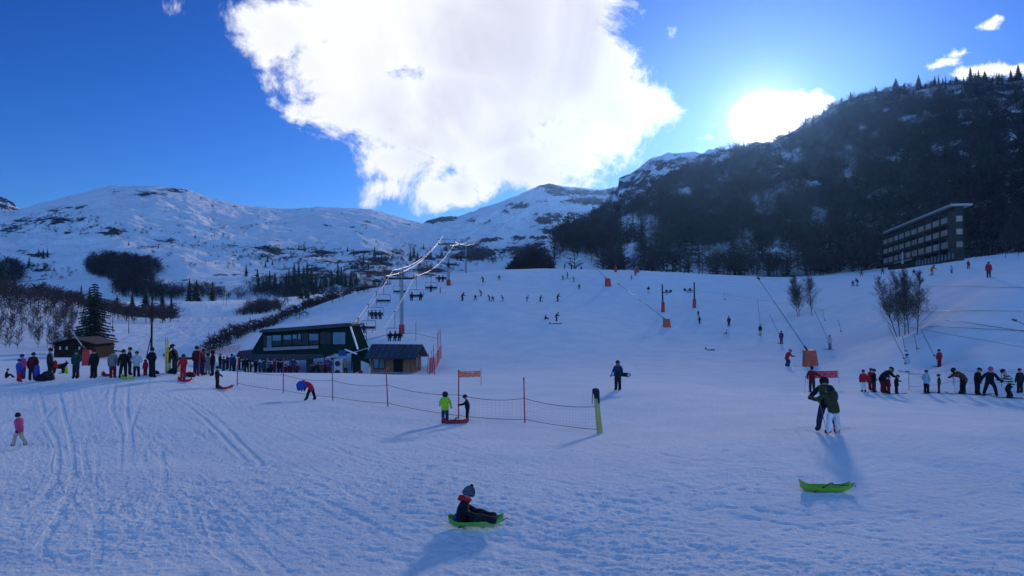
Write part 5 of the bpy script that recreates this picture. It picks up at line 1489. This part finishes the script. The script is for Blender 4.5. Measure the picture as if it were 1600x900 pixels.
# ------------------------------------------------------------------ people on the ground: (photo px, feet py, height px, ...)
# facing: 0 = back to the camera, 180 = towards it, 90 = left, -90 = right
PEOPLE = [
 # onlookers along the left ridge
 (32,597,35,'stand',-20,'blue','red',('hat','navy'),'child in blue jacket and red trousers at far left of the onlookers',dict(child=1,d=42)),
 (39,592,38,'stand2',160,'pink','purple',('hat','purple'),'figure in pink behind the blue-jacketed child',dict(child=1,d=44)),
 (53,597,44,'stand2',10,'maroon','dark',('hair','dark'),'adult in maroon jacket holding a child by the hand at left',dict(d=42.5)),
 (80,594,48,'pockets',-70,'dark','dark',('hat','dark'),'adult in dark jacket above a heap of dark bags',dict(d=43)),
 (12,590,14,'sit',-60,'black','black',('hat','dark'),'small dark figure sitting low on the snow at far left',dict(d=46,abs=1.0)),
 (107,584,16,'sit',100,'lime','yellow',('hat','green'),'small child in yellow-green sitting behind the ridge beside the dog',dict(child=1,d=52,abs=1.1)),
 (121,590,45,'pockets',175,'teal','dark',('hair','dark'),'tall adult in dark teal jacket left of the red lance foot',dict(d=43)),
 (149,591,46,'stand',170,'black','black',('hair','dark'),'adult all in black right of the red lance foot',dict(d=43)),
 (178,592,44,'stand',5,'grey','darkred',('hair','brown'),'person in grey top and dark red trousers seen from behind',dict(d=43)),
 (195,591,45,'stand2',40,'black','black',('hair','dark'),'adult in long black coat over the yellow-green sledge',dict(d=43)),
 (204,590,43,'stand',-60,'dark','dark',('hat','dark'),'dark figure half hidden behind the black coat',dict(d=44.5)),
 (215,589,40,'hips',0,'lightgrey','black',('hat','dark'),'person in pale grey jacket with hands at the hips',dict(d=43.5)),
 (229,587,23,'stand',60,'red','darkred',('hood','red'),'little child all in red beside the pale grey jacket',dict(child=1,d=44)),
 (239,587,47,'hips',-30,'black','black',('hair','dark'),'adult in black with elbows out under the utility pole',dict(d=43.5)),
 (264,583,40,'carry',-20,'maroon','beige',('hat','dark'),'person holding a pair of yellow skis upright',dict(d=46)),
 (275,583,46,'reach',90,'black','teal',('helmet','black'),'tall person in black reaching toward the upright yellow skis',dict(d=46.5)),
 (288,590,39,'carry',170,'red','red',('hair','dark'),'child in red suit above a red sledge',dict(child=1,d=44)),
 (309,584,46,'pockets',170,'maroon','navy',('hair','dark'),'adult in maroon and black behind the leftmost red fence pole',dict(d=47.5)),
 (317,584,41,'stand2',-80,'dark','navy',('hair','dark'),'dark figure pressed against the maroon adult',dict(d=48.5)),
 (334,586,40,'stand',100,'black','dark',('hood','black'),'tall black figure behind the child in black',dict(d=49)),
 (326,586,34,'stand',0,'grey','grey',('hood','dark'),'grey figure beside the tall black one left of the station',dict(d=50)),
 (341,608,34,'carry',-90,'black','black',('hat','dark'),'child in black pulling a red sledge below the ridge',dict(child=1,d=43)),
 # foreground
 (35,699,52,'walk',80,'pink','beige',('hair','dark'),'child in pink jacket and pale trousers walking at far left',dict(child=1,d=26)),
 (487,628,36,'bent',85,'red','black',('hood','red'),'bent child in red jacket walking with a blue bag',dict(child=1,d=40,abs=1.42)),
 (696,662,49,'carry',15,'lime','navy',('hood','dark'),'child in neon lime jacket and navy trousers at the red sledge',dict(child=1,d=31.5)),
 (731,657,43,'reach',90,'black','black',('hat','dark'),'small child in black stretching an arm over the red sledge',dict(child=1,d=32)),
 (965,610,46,'carry',150,'navy','black',('hat','dark'),'adult in black carrying a snowboard sideways in the middle of the slope',dict(d=46)),
 (1267,613,40,'pole',170,'darkred','dark',('helmet','dark'),'skier in red jacket with two poles before the red banner',dict(d=52,skis=1)),
 (1230,573,28,'ski',-70,'red','navy',('helmet','red'),'skier in red jacket left of the big orange foot',dict(skis=1)),
 # couple
 (1289,675,83,'hug',-8,'black','navy',('hood','black'),'adult in black jacket and navy trousers embracing a skier',dict(d=24.9)),
 (1299,678,74,'lean2',34,'olive','white',('hood','olive'),'person in olive jacket, white trousers and red ski boots leaning on an adult',dict(d=24.3,boots='red')),
 # queue on the right
 (1347,606,34,'stand',170,'red','white',('hat','dark'),'queuing skier in bright red jacket and white trousers',dict(skis=1,d=49)),
 (1357,608,35,'stand2',-90,'red','darkred',('hair','brown'),'queuing skier in red half hidden by a dark one',dict(d=50)),
 (1363,609,36,'pockets',-90,'black','maroon',('helmet','black'),'queuing skier in black jacket and maroon trousers at left of the queue',dict(skis=1,d=48.6)),
 (1378,612,41,'lean',-80,'black','darkred',('helmet','black'),'tall dark skier bending over a child in the queue',dict(d=48)),
 (1386,612,28,'stand',-90,'darkred','darkred',('helmet','dark'),'small dark red child held by the tall bending skier',dict(child=1,skis=1,d=47.6)),
 (1398,611,29,'reach',-90,'dark','dark',('helmet','dark'),'lone small dark child with arms forward in the queue gap',dict(child=1,skis=1,d=48)),
 (1445,613,36,'pockets',-60,'lightblue','black',('helmet','navy'),'queuing skier in pale blue jacket',dict(skis=1,d=48.5)),
 (1465,613,29,'stand',60,'olive','dark',('helmet','olive'),'small queuing child in olive right of the pale blue jacket',dict(child=1,skis=1,d=48.6)),
 (1502,613,41,'lean',90,'brown','black',('helmet','dark'),'skier in brown jacket leaning forward on a pole in the queue',dict(skis=1,d=48.3)),
 (1524,614,42,'reach',-90,'black','black',('helmet','black'),'queuing skier in black touching the pink-hatted one',dict(skis=1,d=48)),
 (1544,615,43,'plough',160,'black','black',('hat','pink'),'skier in black with a bright pink hat and legs apart',dict(skis=0,d=47.6)),
 (1576,617,47,'ski',75,'striped','black',('hat','dark'),'skier in striped black and white jumper at right end of the queue',dict(skis=1,d=47)),
 (1591,616,38,'stand',0,'dark','black',('hat','dark'),'dark figure behind the striped jumper at the right edge',dict(d=48.5)),
 # on the drag lift
 (1416,582,28,'stand',20,'lightgrey','white',('helmet','navy'),'pale child towed by the drag lift below the large bare trees',dict(child=1,skis=1,d=62)),
 (1466,574,27,'stand',10,'red','darkred',('helmet','dark'),'red child towed by the drag lift right of the large bare trees',dict(child=1,skis=1,d=62.5)),
 (1297,546,22,'stand',20,'lightgrey','grey',('helmet','dark'),'pale rider on the drag lift right of the big lance foot',dict(skis=1)),
 (1221,537,20,'stand',10,'purple','maroon',('helmet','dark'),'dark rider on the drag lift above the skier in red',dict(skis=1)),
 (1188,524,17,'stand',10,'navy','yellow',('helmet','dark'),'rider in navy jacket and yellow trousers on the drag lift',dict(skis=1)),
 (1139,510,16,'stand',10,'darkred','navy',('helmet','dark'),'rider in dark red under the right drag-lift pylon',dict(skis=1)),
 (1093,506,12,'stand',10,'dark','dark',('helmet','red'),'lower of two small riders below the right pylon',dict(skis=1)),
 (1091,494,9,'stand',10,'dark','dark',('helmet','dark'),'upper of two small riders below the right pylon',dict(skis=1)),
 (1109,548,8,'lie',-90,'lime','black',('helmet','dark'),'child in yellow-green lying on the slope',dict(child=1,abs=1.3)),
 (1136,522,6,'sit',90,'lightgrey','grey',('hat','grey'),'tiny grey figure sitting beneath the rider in dark red',dict(child=1,abs=1.1)),
 # skiers on the main slope
 (869,502,17,'ski',-80,'black','black',('hat','dark'),'dark adult standing over a snow sledge in mid slope',dict(abs=1.7)),
 (852,499,6,'sit',-70,'dark','black',('hat','dark'),'small figure sitting in the snow left of the dark adult in mid slope',dict(abs=1.4)),
 (722,470,13,'ski',-60,'dark','black',('helmet','dark'),'leftmost tall skier in the row across the slope',dict(skis=1)),
 (743,469,8,'plough',150,'dark','dark',('helmet','dark'),'small crouched skier second in the row across the slope',dict(skis=1,abs=1.2)),
 (752,463,10,'ski',100,'dark','navy',('helmet','dark'),'skier slightly above the left half of the row',dict(skis=1)),
 (765,470,9,'ski',70,'darkred','maroon',('helmet','darkred'),'left of two small dark red skiers close together',dict(skis=1,child=1)),
 (770,471,8,'plough',160,'darkred','maroon',('helmet','dark'),'right of two small dark red skiers close together',dict(skis=1,child=1)),
 (786,471,9,'ski',90,'navy','dark',('helmet','dark'),'skier right of the two small dark red ones',dict(skis=1,child=1)),
 (823,471,9,'ski',-90,'dark','dark',('helmet','dark'),'skier alone near the middle of the row',dict(skis=1)),
 (844,471,9,'ski',-60,'dark','navy',('helmet','dark'),'slim skier left of the last one in the row',dict(skis=1)),
 (871,471,12,'ski',-70,'navy','dark',('helmet','dark'),'last and tallest skier at right of the row',dict(skis=1)),
 (755,441,9,'ski',60,'dark','dark',('helmet','dark'),'skier high on the slope right of the second tower',dict(skis=1)),
 (780,438,8,'plough',170,'darkred','dark',('helmet','dark'),'skier high on the slope in the gap before the thicket',dict(skis=1)),
 (688,458,10,'stand',90,'grey','dark',('hat','dark'),'grey figure standing below the second tower',dict()),
 (880,437,7,'ski',60,'dark','dark',('helmet','dark'),'lower left of three skiers below the crest',dict(skis=1)),
 (887,435,10,'stand',90,'dark','dark',('helmet','dark'),'tallest of three skiers below the crest',dict(skis=1)),
 (897,440,8,'ski',90,'dark','dark',('helmet','dark'),'right of three skiers below the crest',dict(skis=1)),
 (905,452,8,'plough',170,'dark','dark',('helmet','dark'),'skier below the three near the crest',dict(skis=1)),
 (987,438,8,'stand',90,'navy','dark',('helmet','dark'),'skier right of the red boot-shaped lance foot',dict(skis=1)),
 (1013,458,10,'ski',180,'dark','white',('helmet','dark'),'skier with white trousers left of the drag-lift pylons',dict(skis=1)),
 (993,431,11,'stand',0,'pink','dark',('helmet','red'),'pinkish red figure at the far right-hand pylon',dict()),
 (882,421,5,'stand',90,'dark','dark',('hat','dark'),'dark figure just on the crest at left',dict(abs=1.5)),
 (893,421,6,'stand',40,'navy','dark',('hat','dark'),'dark figure on the crest right of the first one',dict(abs=1.6)),
 (909,420.5,4,'sit',40,'darkred','dark',('hat','dark'),'dark red figure low on the crest',dict(abs=1.5)),
 (1333,447,8,'plough',120,'dark','dark',('helmet','dark'),'small child skier left of a taller one at the top right',dict(skis=1,child=1)),
 (1340,447,12,'ski',110,'navy','lightgrey',('helmet','dark'),'taller skier beside the small child at the top right',dict(skis=1)),
 (1346,432,7,'plough',150,'dark','dark',('helmet','dark'),'skier just cresting the slope at the top right',dict(abs=1.4)),
 (1379,429,9,'plough',150,'dark','dark',('helmet','dark'),'skier on the crest before the large bare trees',dict(abs=1.5)),
 (1428,430,9,'plough',150,'dark','dark',('helmet','dark'),'splayed dark skier below the hotel corner',dict(skis=1)),
 (1456,430,16,'ski',-80,'orange','beige',('helmet','brown'),'skier in orange jacket just below the hotel',dict(skis=1)),
 (1487,427,12,'stand',-60,'lightblue','blue',('helmet','navy'),'skier in pale blue below the right end of the hotel',dict(skis=1)),
 (1513,421,14,'stand2',170,'red','dark',('hair','dark'),'person in red standing on the knoll right of the hotel',dict()),
 (1545,434,25,'stand',150,'red','navy',('hair','dark'),'person in red jacket and navy trousers near the right edge crest',dict(skis=1)),
 (1543,421,10,'stand',150,'dark','dark',('hat','dark'),'dark figure directly behind the red jacket near the right edge crest',dict()),
]
for (x, y, hp, ps, fc, jk, tr, hat, lb, kw) in PEOPLE:
    p = GD(x, kw['d']) if 'd' in kw else G(x, y, 50)
    if y < 450 and 'd' not in kw and (p.y > 200 or abs(Hpd(np.array([x]), np.array([p.y]))[0] - P(x, y, p.y).z) > .4): p = GD(x, 172 if x < 1250 else 140)
    crouch = {'ski': 1.2, 'plough': 1.16, 'lean': 1.2, 'lean2': 1.12, 'hug': 1.04, 'bent': 1.3}.get(ps, 1.0)
    h = kw.get('abs') or min(hp * p.y / F * crouch, 2.0)
    if not kw.get('abs') and ps not in ('sit', 'lie'): h = max(h, .95)
    g_ = ('skiers on the drag lift' if 'drag lift' in lb else 'skiers queuing on the right' if x > 1320 and 600 < y < 620 else 'onlookers on the left ridge' if x < 345 and y < 600 else 'skiers on the open slope' if y < 580 and kw.get('skis') else None)
    person(p, h, ps, fc, jk, tr, hat, lb, g_, boots=kw.get('boots', 'dark'), skis=bool(kw.get('skis')), child=bool(kw.get('child')))
for (pos, rz, jk, tr, lb, away) in LIFT_RIDERS:
    person(pos, 1.68, 'chair', rz, jk, tr, ('helmet', 'dark'), lb, 'riders on the chairlift', skis=True)

# station crowd: rows of waiting skiers partly hidden by the snow edge
random.seed(12)
cols_ = ['black', 'dark', 'maroon', 'navy', 'darkred', 'olive', 'dark', 'black', 'brown', 'black', 'purple', 'teal', 'grey', 'dark', 'darkred', 'black']
hats_ = ['dark', 'black', 'red', 'navy', 'grey', 'dark', 'white', 'black']
CR = [345, 351, 357, 363.5, 368, 375, 381, 387, 393, 401, 407, 413, 419, 424, 430, 436, 442, 447, 453, 459, 464, 487, 492, 498, 503, 509, 514, 519, 541]
CRL = ['first', 'second', 'third', 'fourth', 'fifth', 'sixth', 'seventh', 'eighth', 'ninth', 'tenth', 'eleventh', 'twelfth', 'thirteenth', 'fourteenth', 'fifteenth', 'sixteenth', 'seventeenth', 'eighteenth', 'nineteenth', 'twentieth',
       'twenty-first', 'twenty-second', 'twenty-third', 'twenty-fourth', 'twenty-fifth', 'twenty-sixth', 'twenty-seventh', 'twenty-eighth', 'twenty-ninth']
for i, x in enumerate(CR):
    d = random.uniform(77, 88); tall = {363.5: 1.85, 443: 1.8}.get(x, random.uniform(1.3, 1.8)) if x < 400 else random.uniform(1.6, 1.85)
    c = cols_[i % 16]; hc = hats_[(i * 3) % 8]
    person(GD(x, d), tall, random.choice(['stand', 'stand2', 'pockets', 'reach', 'hips', 'carry']), random.choice([0, 30, -40, 90, -90, 150, 180]), c, random.choice(['black', 'dark', 'maroon', 'navy']), (random.choice(['helmet', 'hat', 'hair', 'helmet']), hc),
           '%s from left in the crowd queuing at the lift station, %s jacket' % (CRL[i], c), 'crowd queuing at the lift station')

# ------------------------------------------------------------------ the child on the lime sledge
p = GD(745, 15.35); p.z += .03
sled(p, 'green', 0, 'bright green sledge carrying a seated child in the foreground', L=1.08, back=.10)
kid = person(p + Vector((-.30, 0, .02)), 1.30, 'sled', -92, 'black', 'black', ('bobble', 'checks'), 'child in dark clothes and checked bobble hat seated on the green sledge', child=True); kid.scale = (kid.scale[0] * 1.15, kid.scale[1] * 1.1, kid.scale[2])
hd, nk = head_of('sled')
MB().ball(hd + (hd - nk).normalized() * .275, .045, 10, 8).build('bobble', cloth('black'), kid, True)
sc = MB(); sc.tube(nk + Vector((0, -.02, -.02)), nk + Vector((0, .05, .08)), .125, .135, 14); sc.tube(nk + Vector((-.03, -.12, .0)), nk + Vector((-.02, -.10, .12)), .09, .06, 10); sc.build('scarf', cloth('red'), kid, True)
MB().ball(hd + Vector((0, .105, -.01)), .018, 8, 6).build('nose', cloth('skin'), kid, True)
for sg in (-1, 1): MB().ball(hd + Vector((sg * .038, .100, .025)), .011, 8, 6).build('eye', cloth('black'), kid, True)
MB().box(hd + Vector((0, .104, -.045)), (.045, .012, .01)).build('mouth', cloth('maroon'), kid)
MB().ball((.02, -.14, .2), .1, 10, 7, (1.4, .6, 1)).build('blue_patch', cloth('blue'), kid, True)
MB().path([(.2, .42, .22), (.22, .52, .42), (.2, .5, .36)], .012).build('lace', cloth('dark'), kid)

# ------------------------------------------------------------------ the other sledges, bags, skis, board, dog
p = GD(1288, 17.7); sled(p, 'lime', 0, 'empty lime green sledge lying in the right foreground', L=1.16, back=.15, tilt=1, bars=False)
t = MB().path([(-.36, -.16, .03), (-.28, -.18, .07), (-.2, -.17, .10), (-.12, -.2, .16), (-.05, -.18, .20), (.05, -.1, .22), (.12, -.05, .20)], .018, 6).path([(.12, -.05, .18), (.3, -.12, .17), (.52, -.08, .16), (.62, -.1, .22)], .010, 5).build('tow_strap', M_DARKST)
t.location = p; tag(t, 'black strap trailing over the empty lime sledge', 'strap')
sled(GD(712, 31.6), 'red', 4, 'red sledge between the lime-jacketed and the black-clad child', L=1.05)
sled(GD(354, 43.2), 'red', -20, 'dark red sledge behind the child in black', L=1.1, tilt=-8, bars=False)
sled(GD(291, 43.3), 'red', 10, 'red sledge at the feet of the child in red suit', L=.72, bars=False)
sled(GD(201, 42.6), 'yellow', 10, 'yellow-green sledge at the feet of the long black coat', L=.62, bars=False)
sled(GD(170, 44), 'red', 0, 'dark red sledge lying left of the grey top', L=.6, bars=False)
sled(GD(868, 119.5), 'red', 0, 'dark snow sledge under the adult in mid slope', L=2.1)
_b = bag(GD(487, 40) + Vector((-.38, -.15, .62)), (.58, .3, .42), 'blue', 'bright blue bag carried by the bent child in red'); _b.rotation_euler.y = RAD(-25)
bag(GD(60, 42.3) + Vector((0, 0, .25)), (.32, .2, .62), 'blue', 'blue bag hanging at the side of the maroon adult')
bag(GD(88, 43.1) + Vector((0, 0, .62)), (.30, .22, .40), 'red', 'red bag hanging at the side of the adult by the cabin')
bag(GD(77, 42.4), (.75, .5, .5), 'dark', 'large dark bag at the feet of the adult by the cabin')
bag(GD(67, 42.2), (.6, .4, .34), 'black', 'flat black bag left of the larger dark one')
bag(GD(271, 46), (.5, .4, .33), 'black', 'black bag on the snow below the upright yellow skis')
bag(GD(298, 45.6), (.7, .4, .28), 'maroon', 'maroon bag on the snow right of the red suit')
bag(GD(246, 45), (.3, .3, .2), 'black', 'small black bag right of the adult under the utility pole')
bag(GD(564, 85), (.55, .4, .5), 'red', 'small red bag at the foot of the station end pillar')
# upright skis
for i, dx in enumerate((0, .12)):
    s_ = link(bpy.data.objects.new('upright_ski', ski_mesh().mesh('upright_ski', cloth('yellow'))))
    s_.location = GD(264, 45.6) + Vector((dx - .04, -.2, 1.0)); s_.rotation_euler = (RAD(90), 0, RAD(4)); s_.scale = (1.1, 1.3, 1.1)
    tag(s_, ['left yellow ski held upright among the onlookers', 'right yellow ski held upright among the onlookers'][i], 'ski', 'yellow skis held upright')
# snowboard
p = GD(965, 46); sb = thing('snowboard', p + Vector((.16, -.16, .98)), 'dark snowboard with pale tips carried under an arm', 'snowboard')
bd = MB(); L2 = 1.2; out = []
for k in range(25):
    t_ = k / 24; x = -L2 / 2 + L2 * t_; e = min(t_, 1 - t_) * L2; out.append((x, (.14 if e > .14 else .14 * math.sqrt(max(0, 1 - (1 - e / .14) ** 2))) * (1 - .12 * math.sin(math.pi * t_))))
bd.prism([(x, w_) for x, w_ in out] + [(x, -w_) for x, w_ in reversed(out[1:-1])], -.012, .012); bd.build('deck', cloth('dark'), sb)
for sx in (-.5, .47): MB().box((sx, -.016, 0), (.14, .006, .2)).build('tip_print', cloth('lightblue'), sb)
for sx in (-.2, .22): MB().box((sx, -.04, 0), (.1, .06, .2)).build('binding', cloth('black'), sb, bevel=.01)
sb.rotation_euler.y = RAD(4)
# ski poles
def skipole(p0, p1, label):
    t = thing('ski_pole', p1, label, 'ski pole', 'ski poles held by skiers')
    MB().tube((0, 0, 0), p0 - p1, .009, .011, 6).build('shaft', M_GREYPOLE, t); MB().tube((0, 0, .06), (0, 0, .07), .05, n=8).build('basket', M_DARKST, t); MB().tube((p0 - p1) * .93, (p0 - p1) * 1.0, .02, n=6).build('grip', M_DARKST, t)
q = GD(1267, 52); skipole(q + Vector((-.55, -.3, 1.12)), q + Vector((-.62, -.35, 0)), 'left one of two ski poles before the red banner'); skipole(q + Vector((-.52, -.25, 1.12)), q + Vector((-.28, -.35, 0)), 'right one of two ski poles before the red banner')
q = GD(1502, 48.3); skipole(q + Vector((-.62, -.1, 1.0)), q + Vector((-.60, -.2, 0)), 'ski pole on which the brown-jacketed skier leans')
q = GD(1284, 24.9); skipole(q + Vector((-.24, -.3, 1.02)), q + Vector((-.05, -.42, 0)), 'ski pole hanging beside the embracing couple')
# backpack of the leaning person
kd = [o for o in bpy.data.objects if o.get('label', '').startswith('person in olive')][0]
MB().ball((0, -.05, 1.22), .17, 10, 8, (.9, .75, 1.25)).build('backpack', cloth('olive'), kd, True)
# dog
p = GD(95, 50); dg = thing('dog', p, 'dark dog standing between the dark bags and the teal adult', 'dog', rz=RAD(5))
V_ = [(-.34,0,.5),(-.05,0,.50),(.26,0,.54),(.38,0,.66),(.46,0,.74),(.58,0,.70),(-.34,.09,.44),(-.30,.09,.26),(-.36,.09,.04),(-.34,-.09,.44),(-.30,-.09,.26),(-.36,-.09,.04),(.24,.08,.40),(.25,.08,.22),(.24,.08,.04),(.24,-.08,.40),(.25,-.08,.22),(.24,-.08,.04),(-.5,0,.52),(-.62,0,.42)]
E_ = [(0,1),(1,2),(2,3),(3,4),(4,5),(0,6),(6,7),(7,8),(0,9),(9,10),(10,11),(2,12),(12,13),(13,14),(2,15),(15,16),(16,17),(0,18),(18,19)]
R_ = [.13,.15,.15,.09,.09,.05,.09,.05,.035,.09,.05,.035,.07,.045,.035,.07,.045,.035,.04,.025]
dm_ = skin_mesh('dog_body', ([Vector(v) for v in V_], E_, R_, ['j'] * 20))
for i in range(5): dm_.materials[i] = cloth('black')
link(bpy.data.objects.new('body', dm_), dg)
for sg in (-1, 1): MB().tube((.44, sg * .06, .80), (.42, sg * .08, .90), .035, .01, 6).build('ear', cloth('black'), dg)
# dark bench-like board behind the onlookers
t = thing('table', GD(293, 52), 'dark low table behind the child in red suit', 'table')
MB().box((0, 0, .98), (1.5, .6, .14)).build('table_top', cloth('dark'), t); [MB().box((x, 0, .45), (.08, .5, .95)).build('leg', M_GREYPOLE, t) for x in (-.6, .6)]
